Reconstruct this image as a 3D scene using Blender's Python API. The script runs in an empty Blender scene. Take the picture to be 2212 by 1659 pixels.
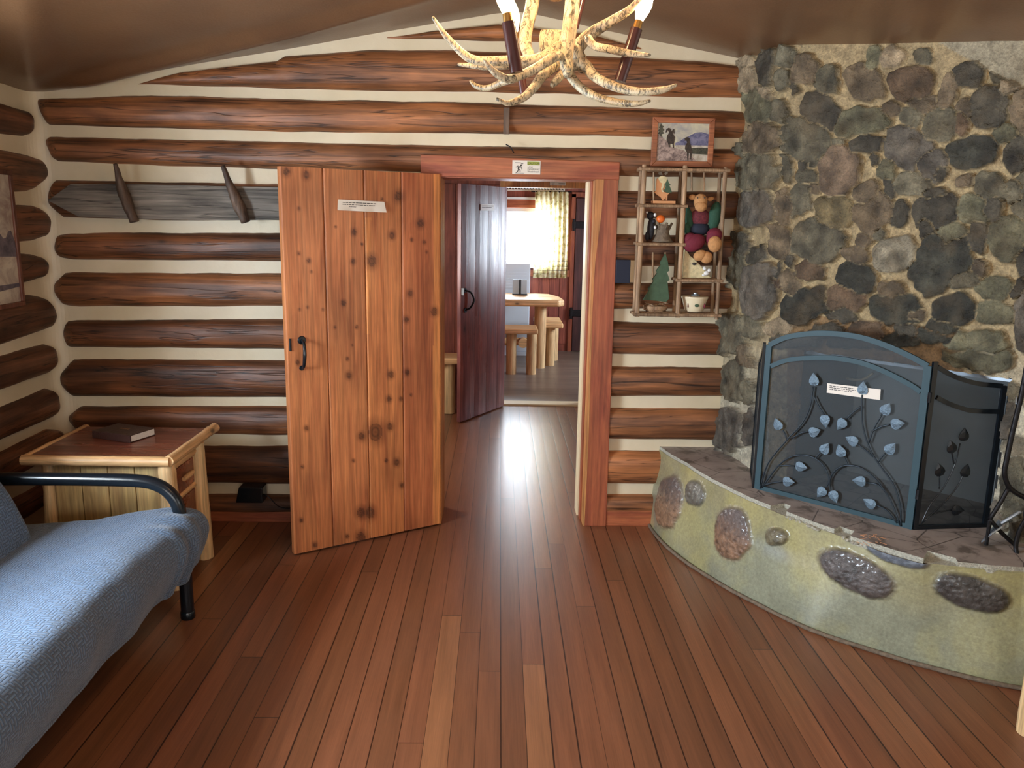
import bpy, math, random
import numpy as np
from math import *
from mathutils import Vector, Matrix, noise
random.seed(7)
SC=bpy.context.scene; COL=SC.collection
# ---------------------------------------------------------------- camera geometry (photo frame 2212 x 1659)
F=1750.;CX,CY=1106.,829.5;H=1.66
def nrm(v):
    l=sqrt(sum(a*a for a in v));return [a/l for a in v]
def crs(a,b):return [a[1]*b[2]-a[2]*b[1],a[2]*b[0]-a[0]*b[2],a[0]*b[1]-a[1]*b[0]]
dot=lambda a,b:sum(x*y for x,y in zip(a,b))
vy=nrm([1080-CX,CY-473,-F]); xv=955-CX
vz=nrm([-xv,(F*F+(1080-CX)*xv)/(CY-473),F]); vx=crs(vy,vz)
def ray(px,py):
    d=[px-CX,CY-py,-F];return [dot(d,vx),dot(d,vy),dot(d,vz)]
def onz(px,py,z):
    r=ray(px,py);t=(z-H)/r[2];return Vector((r[0]*t,r[1]*t,z))
def ony(px,py,Y):
    r=ray(px,py);t=Y/r[1];return Vector((r[0]*t,Y,H+r[2]*t))
def onx(px,py,X):
    r=ray(px,py);t=X/r[0];return Vector((X,r[1]*t,H+r[2]*t))
def onpl(px,py,p0,p1):      # vertical plane through two plan points
    n=(p1[1]-p0[1],-(p1[0]-p0[0]));r=ray(px,py)
    t=(n[0]*p0[0]+n[1]*p0[1])/(n[0]*r[0]+n[1]*r[1])
    return Vector((r[0]*t,r[1]*t,H+r[2]*t))
def proj(x,y,z):
    v=[x*vx[i]+y*vy[i]+(z-H)*vz[i] for i in range(3)]
    return CX+F*v[0]/-v[2],CY-F*v[1]/-v[2]
cd=bpy.data.cameras.new('camera');cam=bpy.data.objects.new('camera',cd);COL.objects.link(cam)
cam.matrix_world=Matrix(((vx[0],vx[1],vx[2],0),(vy[0],vy[1],vy[2],0),(vz[0],vz[1],vz[2],H),(0,0,0,1)))
cd.sensor_width=36;cd.lens=F/2212*36;cd.clip_start=.05;SC.camera=cam
# ---------------------------------------------------------------- object helpers
def prop(o,label=None,cat=None,group=None,kind=None):
    if label:o['label']=label
    if cat:o['category']=cat
    if group:o['group']=group
    if kind:o['kind']=kind
    return o
def origin_of(o):
    v=Vector((0,0,0))
    while o: v+=o.location; o=o.parent
    return v
def empty(name,loc,label=None,cat=None,group=None,kind=None):
    o=bpy.data.objects.new(name,None);o.location=loc;o.empty_display_size=.05;COL.objects.link(o)
    return prop(o,label,cat,group,kind)
class MB:
    def __init__(s): s.v=[];s.f=[];s.c=None;s.mi=[];s.m=0
    def add(s,vs,fs):
        n=len(s.v);s.v+= [tuple(v) for v in vs];s.f+=[tuple(i+n for i in f) for f in fs];s.mi+=[s.m]*len(fs);return s
    def box(s,x0,x1,y0,y1,z0,z1,M=None):
        vs=[Vector((x,y,z)) for x in (x0,x1) for y in (y0,y1) for z in (z0,z1)]
        if M is not None: vs=[M@v for v in vs]
        return s.add(vs,[(0,1,3,2),(4,6,7,5),(0,4,5,1),(2,3,7,6),(0,2,6,4),(1,5,7,3)])
    def tube(s,pts,r,n=10,cap=True,jit=0,flat=1):
        pts=[Vector(p) for p in pts]
        if not hasattr(r,'__len__'): r=[r]*len(pts)
        N=len(pts);vs=[];up=None
        for i,p in enumerate(pts):
            t=(pts[min(i+1,N-1)]-pts[max(i-1,0)]).normalized()
            if up is None:
                up=Vector((0,0,1)) if abs(t.z)<.9 else Vector((1,0,0))
            a=(up-t*up.dot(t)).normalized();up=a;b=t.cross(a)
            for k in range(n):
                th=2*pi*k/n;rr=r[i]*(1+(jit*noise.noise(p*18+Vector((cos(th),sin(th),0))) if jit else 0))
                vs.append(p+a*cos(th)*rr*flat+b*sin(th)*rr)
        fs=[(i*n+k,i*n+(k+1)%n,(i+1)*n+(k+1)%n,(i+1)*n+k) for i in range(N-1) for k in range(n)]
        if cap: fs+=[tuple(range(n-1,-1,-1)),tuple((N-1)*n+k for k in range(n))]
        return s.add(vs,fs)
    def lathe(s,prof,c,n=24,M=None):
        vs=[];N=len(prof)
        for r,z in prof:
            for k in range(n):
                v=Vector((r*cos(2*pi*k/n),r*sin(2*pi*k/n),z))
                vs.append((M@v if M else v)+Vector(c))
        fs=[(i*n+k,i*n+(k+1)%n,(i+1)*n+(k+1)%n,(i+1)*n+k) for i in range(N-1) for k in range(n)]
        fs+=[tuple(range(n-1,-1,-1)),tuple((N-1)*n+k for k in range(n))]
        return s.add(vs,fs)
    def prism(s,poly,d):        # planar outline (3D points) extruded by vector d
        poly=[Vector(p) for p in poly];n=len(poly);d=Vector(d)
        return s.add(poly+[p+d for p in poly],[tuple(range(n)),tuple(range(2*n-1,n-1,-1))]+[(k,k+n,(k+1)%n+n,(k+1)%n) for k in range(n)])
    def ell(s,c,r,M=None,nu=14,nv=9,jit=0):
        vs=[];c=Vector(c)
        if not hasattr(r,'__len__'): r=(r,r,r)
        for i in range(nv+1):
            ph=-pi/2+pi*i/nv
            for k in range(nu):
                th=2*pi*k/nu;v=Vector((r[0]*cos(ph)*cos(th),r[1]*cos(ph)*sin(th),r[2]*sin(ph)))
                if jit: v*=1+jit*noise.noise(v*25+c*7)
                if M: v=M@v
                vs.append(c+v)
        return s.add(vs,[(i*nu+k,i*nu+(k+1)%nu,(i+1)*nu+(k+1)%nu,(i+1)*nu+k) for i in range(nv) for k in range(nu)])
    def build(s,name,mat,parent=None,smooth=False,bev=0,base=None,ang=None,**kw):
        if parent is not None: o0=origin_of(parent)
        elif base is not None: o0=Vector(base)
        else:
            a=np.array(s.v);o0=Vector(((a[:,0].min()+a[:,0].max())/2,(a[:,1].min()+a[:,1].max())/2,a[:,2].min()))
        me=bpy.data.meshes.new(name);me.from_pydata([(v[0]-o0.x,v[1]-o0.y,v[2]-o0.z) for v in s.v],[],s.f)
        me.validate();me.update()
        o=bpy.data.objects.new(name,me);COL.objects.link(o)
        mats=mat if isinstance(mat,(list,tuple)) else [mat]
        for m in mats: me.materials.append(m)
        if len(mats)>1 and len(me.polygons)==len(s.mi): me.polygons.foreach_set('material_index',s.mi)
        if smooth: me.polygons.foreach_set('use_smooth',[True]*len(me.polygons))
        if s.c is not None:
            ca=me.color_attributes.new('Col','FLOAT_COLOR','POINT');ca.data.foreach_set('color',np.array(s.c,dtype=np.float32).ravel())
        if bev:
            b=o.modifiers.new('bevel','BEVEL');b.width=bev;b.segments=2;b.limit_method='ANGLE';b.angle_limit=.6
        if ang:
            o.modifiers.new('sm','EDGE_SPLIT').split_angle=ang
        if parent is not None: o.parent=parent
        else: o.location=o0
        return prop(o,**kw)
def grid(nu,nv,fn,skip=None):
    vs=[fn(i/(nu-1),j/(nv-1)) for j in range(nv) for i in range(nu)]
    fs=[(j*nu+i,j*nu+i+1,(j+1)*nu+i+1,(j+1)*nu+i) for j in range(nv-1) for i in range(nu-1) if not(skip and skip((i+.5)/(nu-1),(j+.5)/(nv-1)))]
    return vs,fs
def spline(pts,k=6):
    pts=[Vector(p) for p in pts]
    if len(pts)<3:return pts
    P=[2*pts[0]-pts[1]]+pts+[2*pts[-1]-pts[-2]];out=[]
    for i in range(1,len(P)-2):
        for j in range(k):
            t=j/k;a,b,c,d=P[i-1:i+3]
            out.append(.5*((2*b)+(c-a)*t+(2*a-5*b+4*c-d)*t*t+(3*b-a-3*c+d)*t**3))
    return out+[pts[-1]]
def lerpr(rs,n):
    return [float(np.interp(i/(n-1),np.linspace(0,1,len(rs)),rs)) for i in range(n)]
# ---------------------------------------------------------------- materials
def srgb(r,g,b):
    f=lambda c:(c/255/12.92 if c/255<=.04045 else ((c/255+.055)/1.055)**2.4);return (f(r),f(g),f(b),1)
class NT:
    def __init__(s,name):
        s.m=bpy.data.materials.new(name);s.m.use_nodes=True;s.t=s.m.node_tree;s.t.nodes.clear()
        s.out=s.n('ShaderNodeOutputMaterial')
    def n(s,ty,**k):
        x=s.t.nodes.new(ty)
        for a,b in k.items():
            if a in('ins',):
                for i,v in b.items():
                    if hasattr(v,'links') or isinstance(v,bpy.types.NodeSocket): s.t.links.new(v,x.inputs[i])
                    else: x.inputs[i].default_value=v
            else: setattr(x,a,b)
        return x
    def L(s,a,b): s.t.links.new(a,b)
    def coord(s,kind='Object'): return s.n('ShaderNodeTexCoord').outputs[kind]
    def mapg(s,vec,scale=(1,1,1),rot=(0,0,0),loc=(0,0,0)):
        return s.n('ShaderNodeMapping',ins={0:vec,1:loc,2:rot,3:scale}).outputs[0]
    def noise(s,vec,scale=1,detail=4,rough=.55,dist=0):
        return s.n('ShaderNodeTexNoise',ins={'Vector':vec,'Scale':scale,'Detail':detail,'Roughness':rough,'Distortion':dist}).outputs[0]
    def ramp(s,fac,stops):
        x=s.n('ShaderNodeValToRGB',ins={0:fac});e=x.color_ramp.elements
        while len(e)<len(stops): e.new(.5)
        for i,(p,c) in enumerate(stops): e[i].position=p;e[i].color=c if hasattr(c,'__len__') else (c,c,c,1)
        return x.outputs[0]
    def mix(s,fac,a,b,mode='MIX'):
        x=s.n('ShaderNodeMix',data_type='RGBA',blend_type=mode);
        for i,v in ((0,fac),(6,a),(7,b)):
            if isinstance(v,bpy.types.NodeSocket): s.L(v,x.inputs[i])
            else: x.inputs[i].default_value=v
        return x.outputs[2]
    def math(s,op,a,b=0,c=0):
        x=s.n('ShaderNodeMath',operation=op)
        for i,v in enumerate((a,b,c)):
            if isinstance(v,bpy.types.NodeSocket): s.L(v,x.inputs[i])
            else: x.inputs[i].default_value=v
        return x.outputs[0]
    def bump(s,h,st=.3,d=.01,nrm=None):
        x=s.n('ShaderNodeBump',ins={'Height':h,'Strength':st,'Distance':d})
        if nrm: s.L(nrm,x.inputs['Normal'])
        return x.outputs[0]
    def bsdf(s,col,rough=.5,metal=0,normal=None,**k):
        ins={'Base Color':col,'Roughness':rough,'Metallic':metal}
        if normal: ins['Normal']=normal
        ins.update({a.replace('_',' '):b for a,b in k.items()})
        x=s.n('ShaderNodeBsdfPrincipled',ins=ins);s.L(x.outputs[0],s.out.inputs[0]);return x
def plain(name,col,rough=.5,metal=0,nz=0,nsc=30,bmp=0,**k):
    t=NT(name)
    if nz or bmp:
        f=t.noise(t.coord(),nsc,5)
        c=t.mix(1.0,col,t.ramp(f,[(.3,1-nz),(.7,1.0)]),'MULTIPLY') if nz else col
        t.bsdf(c,rough,metal,t.bump(f,bmp,.01) if bmp else None,**k)
    else: t.bsdf(col,rough,metal,**k)
    return t.m
def soft(c,k=.07,g=1.04):
    l=.3*c[0]+.55*c[1]+.15*c[2];return tuple(min(1,(v+(l-v)*k)*g) for v in c[:3])+(1,)
def wood(name,light,dark,axis=0,rough=.4,al=1.3,ac=13,knots=0,tint=False,bmp=.25,col=False,cracks=0,coat=.0,blot=.35):
    light,dark=soft(light),soft(dark);t=NT(name);co=t.coord()
    oi=t.n('ShaderNodeObjectInfo')
    off=t.n('ShaderNodeVectorMath',operation='SCALE',ins={0:(3.1,5.7,7.3),'Scale':oi.outputs['Random']})
    co2=t.n('ShaderNodeVectorMath',operation='ADD',ins={0:co,1:off.outputs[0]}).outputs[0]
    sc=[ac,ac,ac];sc[axis]=al
    m=t.mapg(co2,tuple(sc));n1=t.noise(m,1.6,6,.6,.7)
    sc2=[ac*9]*3;sc2[axis]=al*2.5
    n2=t.noise(t.mapg(co2,tuple(sc2)),1,4,.6,.2)
    c=t.ramp(n1,[(.33,dark),(.62,light)])
    c=t.mix(1,c,t.ramp(n2,[(.3,.6),(.65,1.12)]),'MULTIPLY')
    bl=t.noise(co2,2.2,3);c=t.mix(1,c,t.ramp(bl,[(.35,1-blot),(.62,1.1)]),'MULTIPLY')
    h=t.math('ADD',t.math('MULTIPLY',n1,.6),t.math('MULTIPLY',n2,.5))
    if cracks:
        sc3=[22.]*3;sc3[axis]=.9
        k=t.noise(t.mapg(co2,tuple(sc3)),1,3,.5,.5)
        kk=t.ramp(t.math('ABSOLUTE',t.math('SUBTRACT',k,.5)),[(.0,.12),(.016,1.)])
        c=t.mix(cracks,c,t.mix(1,c,kk,'MULTIPLY'));h=t.math('ADD',h,t.math('MULTIPLY',kk,.8*cracks))
    if knots:
        sc4=[5.5]*3;sc4[axis]=2.6
        v=t.n('ShaderNodeTexVoronoi',ins={'Vector':t.mapg(co2,tuple(sc4)),'Scale':1.0,'Randomness':1.0}).outputs[0]
        c=t.mix(1,c,t.ramp(v,[(.03,.22),(.085,.8),(.2,1.)]),'MULTIPLY')
    if tint: c=t.mix(1,c,oi.outputs['Color'],'MULTIPLY')
    if col:
        a=t.n('ShaderNodeVertexColor',layer_name='Col').outputs[0];c=t.mix(1,c,a,'MULTIPLY')
    rr=t.ramp(n1,[(.3,min(1,rough+.15)),(.7,rough)])
    t.bsdf(c,rr,0,t.bump(h,bmp,.006),**({'Coat_Weight':coat,'Coat_Roughness':.2} if coat else {}))
    return t.m
def emis(name,col,st):
    t=NT(name);e=t.n('ShaderNodeEmission',ins={0:col,1:st});t.L(e.outputs[0],t.out.inputs[0]);return t.m
LW=dict(left=330,rear=30,right=6,kit=190,kits=130,hall=50);EXPO=0.47
M={}
M['log']=wood('log_wood',srgb(172,108,62),srgb(92,56,33),0,.38,.9,9,1,True,.35,cracks=.9,blot=.45)
M['logy']=wood('log_wood_left',srgb(160,102,64),srgb(90,56,36),1,.42,.9,9,1,True,.35,cracks=.9,blot=.45)
M['door']=wood('door_pine',srgb(204,130,74),srgb(168,96,52),2,.33,1.1,12,0,True,.12,True,blot=.2)
M['trim']=wood('trim_red',srgb(176,96,52),srgb(146,66,40),0,.42,1.2,8,0,False,.12,blot=.15)
M['trimz']=wood('trim_red_v',srgb(168,88,48),srgb(138,60,36),2,.42,1.2,8,0,False,.12,blot=.15)
M['honey']=wood('honey_wood',srgb(215,150,80),srgb(190,115,55),2,.4,1,10,0)
M['pine']=wood('peeled_pine',srgb(232,196,140),srgb(205,155,100),2,.4,1.2,10,1,blot=.12)
M['pinex']=wood('peeled_pine_x',srgb(236,190,132),srgb(212,158,98),0,.38,1.2,10,1,blot=.12)
M['piney']=wood('peeled_pine_y',srgb(236,190,132),srgb(212,158,98),1,.38,1.2,10,1,blot=.12)
M['pineside']=wood('pine_boards',srgb(200,168,108),srgb(170,132,80),2,.45,1.2,9,1,blot=.15)
M['redwood']=wood('stained_top',srgb(150,78,48),srgb(112,52,32),0,.22,1.2,9,0,blot=.15,coat=.3)
M['grey']=wood('weathered_plank',srgb(150,138,124),srgb(84,78,72),0,.7,1.,12,0,bmp=.6,cracks=.6)
M['peg']=wood('old_peg',srgb(112,88,70),srgb(70,52,42),2,.55,2,12,0,bmp=.6)
M['twig']=wood('twig',srgb(190,152,112),srgb(130,98,70),2,.6,3,20,0,bmp=.6,blot=.4)
M['cin']=wood('hall_planks',srgb(165,85,62),srgb(125,58,46),2,.4,1.1,8,1,blot=.3)
M['halldoor']=wood('hall_door',srgb(150,88,80),srgb(112,58,56),2,.24,1.1,12,1,bmp=.25,blot=.3)
M['darkdoor']=wood('dark_door',srgb(92,52,48),srgb(60,34,34),2,.4,1.1,10,0)
M['frame']=wood('frame_wood',srgb(188,112,66),srgb(150,80,44),0,.4,2,14,0)
M['framed']=wood('frame_dark',srgb(140,84,60),srgb(100,54,40),2,.4,2,14,0)
M['bead']=plain('cream_trim',srgb(225,205,165),.5)
def chink():
    t=NT('chinking');co=t.coord();n=t.noise(co,3,4);f=t.noise(co,60,3)
    c=t.ramp(n,[(.3,srgb(214,197,163)),(.7,srgb(230,214,184))])
    t.bsdf(c,.42,0,t.bump(t.math('ADD',t.math('MULTIPLY',t.noise(co,14,3),.8),t.math('MULTIPLY',f,.15)),.35,.008));return t.m
M['chink']=chink()
def ceil_m():
    t=NT('ceiling_paint');co=t.coord();n=t.noise(co,2.5,3);f=t.noise(co,90,4)
    c=t.ramp(n,[(.3,srgb(108,76,52)),(.7,srgb(126,90,60))])
    t.bsdf(c,.3,0,t.bump(f,.25,.004));return t.m
M['ceil']=ceil_m()
def floor_m():
    t=NT('fir_boards');co=t.coord();sp=t.n('ShaderNodeSeparateXYZ',ins={0:co})
    W=.0831
    # slight wander so the seams are not ruler straight
    u=t.math('DIVIDE',t.math('SUBTRACT',sp.outputs[0],.0265),W);idx=t.math('FLOOR',u);fr=t.math('SUBTRACT',u,idx)
    r1=t.n('ShaderNodeTexWhiteNoise',noise_dimensions='1D',ins={'W':idx})
    yy=t.math('DIVIDE',t.math('ADD',sp.outputs[1],t.math('MULTIPLY',r1.outputs[0],3.3)),3.3)
    iy=t.math('FLOOR',yy);fy=t.math('SUBTRACT',yy,iy)
    r2=t.n('ShaderNodeTexWhiteNoise',noise_dimensions='2D')
    cv=t.n('ShaderNodeCombineXYZ',ins={0:idx,1:iy});t.L(cv.outputs[0],r2.inputs['Vector'])
    rnd=r2.outputs[0]
    of=t.n('ShaderNodeCombineXYZ',ins={0:t.math('MULTIPLY',rnd,9.),1:t.math('MULTIPLY',rnd,21.),2:0.})
    c2=t.n('ShaderNodeVectorMath',operation='ADD',ins={0:co,1:of.outputs[0]}).outputs[0]
    g1=t.noise(t.mapg(c2,(26,1.1,1)),1,5,.6,.5);g2=t.noise(t.mapg(c2,(260,5,1)),1,3,.6)
    base=t.ramp(rnd,[(0,srgb(122,76,50)),(.35,srgb(136,86,57)),(.7,srgb(142,88,60)),(1,srgb(160,106,70))])
    c=t.mix(1,base,t.ramp(g1,[(.3,.74),(.7,1.12)]),'MULTIPLY');c=t.mix(1,c,t.ramp(g2,[(.3,.82),(.7,1.06)]),'MULTIPLY')
    wear=t.noise(t.mapg(co,(1.4,.9,1)),1.5,5,.6,.4);c=t.mix(t.ramp(wear,[(.45,0),(.8,.3)]),c,srgb(110,78,62))
    e=t.math('MINIMUM',fr,t.math('SUBTRACT',1.,fr))
    gapw=t.math('MULTIPLY',t.math('ADD',.35,t.n('ShaderNodeTexWhiteNoise',noise_dimensions='1D',ins={'W':t.math('ROUND',u)}).outputs[0]),.027)
    gap=t.math('LESS_THAN',e,gapw)
    ey=t.math('MULTIPLY',t.math('MINIMUM',fy,t.math('SUBTRACT',1.,fy)),3.3)
    gy=t.math('LESS_THAN',ey,.0016);gap=t.math('MAXIMUM',gap,gy)
    c=t.mix(t.math('MULTIPLY',gap,.9),c,srgb(38,20,14))
    cup=t.math('MULTIPLY',t.math('POWER',t.math('ABSOLUTE',t.math('SUBTRACT',fr,.5)),3.),1.5)
    h=t.math('SUBTRACT',t.math('MULTIPLY',g1,.35),t.math('ADD',gap,cup))
    rr=.31
    t.bsdf(c,rr,0,t.bump(h,.25,.004),Specular_IOR_Level=.5);return t.m
M['floor']=floor_m()
def kfloor():
    t=NT('vinyl_plank');co=t.coord();g=t.noise(t.mapg(co,(1.,14,1)),1.5,5,.6,.3)
    b=t.n('ShaderNodeTexBrick',ins={'Vector':co,'Scale':1.,'Mortar Size':.002,'Brick Width':1.2,'Row Height':.15,'Color1':(1,1,1,1),'Color2':(.75,.75,.75,1),'Mortar':(.4,.4,.4,1)})
    c=t.mix(1,t.ramp(g,[(.3,srgb(98,84,76)),(.7,srgb(140,122,108))]),b.outputs[0],'MULTIPLY');t.bsdf(c,.35);return t.m
M['kfloor']=kfloor()
def stone_m():
    t=NT('field_stone');co=t.coord();a=t.n('ShaderNodeVertexColor',layer_name='Col')
    n1=t.noise(co,22,6,.65,.3);n2=t.noise(co,110,4,.7);n3=t.noise(co,7,3)
    c=t.mix(1,a.outputs[0],t.ramp(n1,[(.3,.62),(.68,1.35)]),'MULTIPLY');c=t.mix(1,c,t.ramp(n2,[(.3,.6),(.7,1.3)]),'MULTIPLY')
    c=t.mix(t.ramp(n3,[(.5,0),(.75,.4)]),c,srgb(112,92,64))
    h=t.math('ADD',t.math('MULTIPLY',n1,1.),t.math('MULTIPLY',n2,.45))
    t.bsdf(c,t.ramp(n2,[(.35,.36),(.6,.65)]),0,t.bump(h,.9,.016));return t.m
M['stone']=stone_m()
def hearth_m():
    t=NT('hearth_glaze');co=t.coord();a=t.n('ShaderNodeVertexColor',layer_name='Col')
    n1=t.noise(co,4,5,.6,.3);n2=t.noise(co,80,4,.7);br=t.noise(t.mapg(co,(5,5,70)),1,4,.6,.4)
    c=t.mix(1,a.outputs[0],t.ramp(n1,[(.3,.78),(.7,1.18)]),'MULTIPLY')
    c=t.mix(t.ramp(t.noise(co,2.6,4,.6,.5),[(.42,0),(.62,.4)]),c,srgb(188,176,104),'MIX')
    c=t.mix(t.math('SUBTRACT',1.,a.outputs[1]),c,a.outputs[0])
    c=t.mix(1,c,t.ramp(n2,[(.3,.75),(.7,1.15)]),'MULTIPLY')
    k=t.math('MULTIPLY',t.math('SUBTRACT',1.,a.outputs[1]),1.6)
    h=t.math('ADD',t.math('MULTIPLY',br,.35),t.math('MULTIPLY',n2,t.math('ADD',.12,k)))
    t.bsdf(c,.3,0,t.bump(h,.55,.006),Coat_Weight=.4,Coat_Roughness=.15);return t.m
M['hearth']=hearth_m()
def slab_m():
    t=NT('flagstone');co=t.coord();v=t.n('ShaderNodeTexVoronoi',feature='DISTANCE_TO_EDGE',ins={'Vector':t.mapg(co,(1,1,.2)),'Scale':4.2})
    n=t.noise(co,8,5,.6,.6)
    c=t.ramp(n,[(.4,srgb(108,98,90)),(.5,srgb(158,146,138)),(.7,srgb(172,160,152))])
    c=t.mix(t.ramp(v.outputs[0],[(.0,1),(.012,0)]),c,srgb(62,55,50));t.bsdf(c,.5,0,t.bump(n,.3,.005));return t.m
M['slab']=slab_m()
M['aggr']=plain('aggregate_edge',srgb(206,202,184),.8,0,.5,140,.8)
M['black']=plain('black_enamel',srgb(18,24,30),.22)
M['iron']=plain('black_iron',srgb(34,32,34),.45,.6,.3,60,.3)
M['steel']=plain('blue_steel_frame',srgb(56,78,86),.5,0,Specular_IOR_Level=.25)
M['steeld']=plain('vine_steel',srgb(44,54,62),.4,.4)
M['leaf']=plain('leaf_steel',srgb(120,142,158),.38,.5,.4,200,.4)
def mesh_m():
    t=NT('wire_mesh');tr=t.n('ShaderNodeBsdfTransparent');p=t.n('ShaderNodeBsdfPrincipled',ins={'Base Color':srgb(60,68,72),'Roughness':.6})
    mx=t.n('ShaderNodeMixShader',ins={0:.42,1:tr.outputs[0],2:p.outputs[0]});t.L(mx.outputs[0],t.out.inputs[0]);return t.m
M['mesh']=mesh_m()
M['firebox']=plain('firebox_metal',srgb(170,178,180),.5,0,.2,6,.2)
M['soot']=plain('soot',srgb(92,92,92),.8)
def glass_m():
    t=NT('window_glass');tr=t.n('ShaderNodeBsdfTransparent');g=t.n('ShaderNodeBsdfGlossy',ins={'Roughness':.02})
    mx=t.n('ShaderNodeMixShader',ins={0:.06,1:tr.outputs[0],2:g.outputs[0]});t.L(mx.outputs[0],t.out.inputs[0]);return t.m
M['glass']=glass_m()
M['white']=plain('white_paint',srgb(235,235,232),.5)
M['paper']=plain('paper',srgb(228,218,204),.4)
M['ink']=plain('ink',srgb(60,54,50),.7)
M['lime']=plain('caution_green',srgb(150,158,60),.5)
def antler_m():
    t=NT('antler');co=t.coord();n=t.noise(co,9,4,.6,.5);f=t.noise(t.mapg(co,(1,1,.4)),110,5,.75,1.2)
    c=t.ramp(n,[(.3,srgb(178,148,104)),(.65,srgb(214,198,164))]);c=t.mix(1,c,t.ramp(f,[(.42,.18),(.52,1.)]),'MULTIPLY')
    t.bsdf(c,.38,0,t.bump(f,.5,.004),Subsurface_Weight=.05);return t.m
M['antler']=antler_m()
M['sleeve']=plain('candle_sleeve',srgb(78,44,40),.25)
M['gold']=plain('brass',srgb(210,160,90),.3,.9)
M['bulb']=emis('bulb_glow',(1,.74,.40,1),16)
M['bulbglass']=plain('bulb_glass',srgb(245,235,215),.08,Transmission_Weight=.8)
def cloth_m():
    t=NT('woven_cover');uv=t.n('ShaderNodeUVMap').outputs[0]
    b=t.n('ShaderNodeTexBrick',ins={'Vector':t.mapg(uv,(1,1,1),(0,0,.0)),'Scale':1.,'Mortar Size':.0034,'Mortar Smooth':.5,'Brick Width':.034,'Row Height':.0113,'Color1':(1,1,1,1),'Color2':(1,1,1,1),'Mortar':(0,0,0,1)})
    b.offset=.5
    b2=t.n('ShaderNodeTexBrick',ins={'Vector':t.mapg(uv,(1,1,1),(0,0,pi/2)),'Scale':1.,'Mortar Size':.0034,'Mortar Smooth':.5,'Brick Width':.034,'Row Height':.0113,'Color1':(1,1,1,1),'Color2':(1,1,1,1),'Mortar':(0,0,0,1)})
    ch=t.n('ShaderNodeTexChecker',ins={'Vector':t.mapg(uv,(1,1,1),(0,0,0)),'Scale':29.4})
    h=t.mix(ch.outputs[1],b.outputs[0],b2.outputs[0]);f=t.noise(t.coord(),260,3)
    c=t.mix(1,srgb(94,120,150),t.ramp(t.noise(t.coord(),5,3),[(.3,.86),(.7,1.08)]),'MULTIPLY')
    c=t.mix(.45,c,t.mix(1,c,h,'MULTIPLY'))
    t.bsdf(c,.75,0,t.bump(h,1.,.007,t.bump(f,.3,.002)),Sheen_Weight=.3);return t.m
M['cover']=cloth_m()
M['leather']=plain('book_cover',srgb(62,38,32),.35,0,.2,90,.3)
M['pages']=plain('pages',srgb(235,230,222),.7,0,.2,200)
def curtain_m():
    t=NT('curtain');co=t.coord();n=t.noise(co,17,2,.6,.4)
    c=t.ramp(n,[(.42,srgb(244,238,206)),(.54,srgb(226,214,160)),(.66,srgb(170,164,112))])
    d=t.n('ShaderNodeBsdfDiffuse',ins={0:c});tl=t.n('ShaderNodeBsdfTranslucent',ins={0:c})
    mx=t.n('ShaderNodeMixShader',ins={0:.5,1:d.outputs[0],2:tl.outputs[0]});t.L(mx.outputs[0],t.out.inputs[0]);return t.m
M['curtain']=curtain_m()
def pic_m(name,top,bot,k):
    t=NT(name);co=t.coord();n=t.noise(co,k,6,.65,.8);t.bsdf(t.ramp(n,[(.35,bot),(.62,top)]),.3);return t.m
M['psky']=pic_m('painted_sky',srgb(205,196,168),srgb(158,152,152),14)
M['pmount']=pic_m('painted_mountain',srgb(132,128,150),srgb(80,80,112),40)
M['prock']=pic_m('painted_rock',srgb(186,160,146),srgb(92,74,72),55)
M['pwater']=pic_m('painted_lake',srgb(206,196,178),srgb(160,140,120),30)
M['pforest']=pic_m('painted_forest',srgb(88,84,66),srgb(46,46,40),90)
M['pram']=pic_m('painted_ram',srgb(76,60,50),srgb(38,30,28),70)
M['plaster2']=pic_m('faded_print',srgb(206,196,176),srgb(150,128,116),9)
M['pblot']=pic_m('print_trees',srgb(120,112,118),srgb(74,70,80),22)
M['green']=plain('green_felt',srgb(44,84,64),.8,0,.3,60,.3)
M['treegreen']=plain('tree_green',srgb(74,98,72),.7,0,.3,50,.2)
M['maroon']=plain('maroon_felt',srgb(120,34,52),.8,0,.25,60,.2)
M['tan']=plain('tan_plush',srgb(206,150,96),.85,0,.25,70,.3)
M['navy']=plain('navy_cloth',srgb(34,38,54),.8)
M['vest']=plain('vest',srgb(120,46,54),.8,0,.55,120,.2)
M['bearblack']=plain('bear_black',srgb(34,34,42),.6,0,.3,90,.3)
M['stump']=plain('stump',srgb(130,112,92),.8,0,.5,60,.5)
M['orange']=plain('orange',srgb(235,112,40),.4)
M['ivory']=plain('ivory',srgb(232,214,166),.4,0,.35,60,.4)
M['cream']=plain('ceramic',srgb(236,220,186),.25)
M['bright']=plain('bright_tan',srgb(214,150,100),.6)
M['plastic']=plain('white_plastic',srgb(214,226,236),.35)
M['tin']=plain('tin',srgb(170,180,190),.3,.8)
def area(name,loc,rot,sx,sy,p,col):
    l=bpy.data.lights.new(name,'AREA');l.shape='RECTANGLE';l.size=sx;l.size_y=sy;l.energy=p;l.color=col
    o=bpy.data.objects.new(name,l);o.location=loc;o.rotation_euler=rot;COL.objects.link(o);return o
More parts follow.
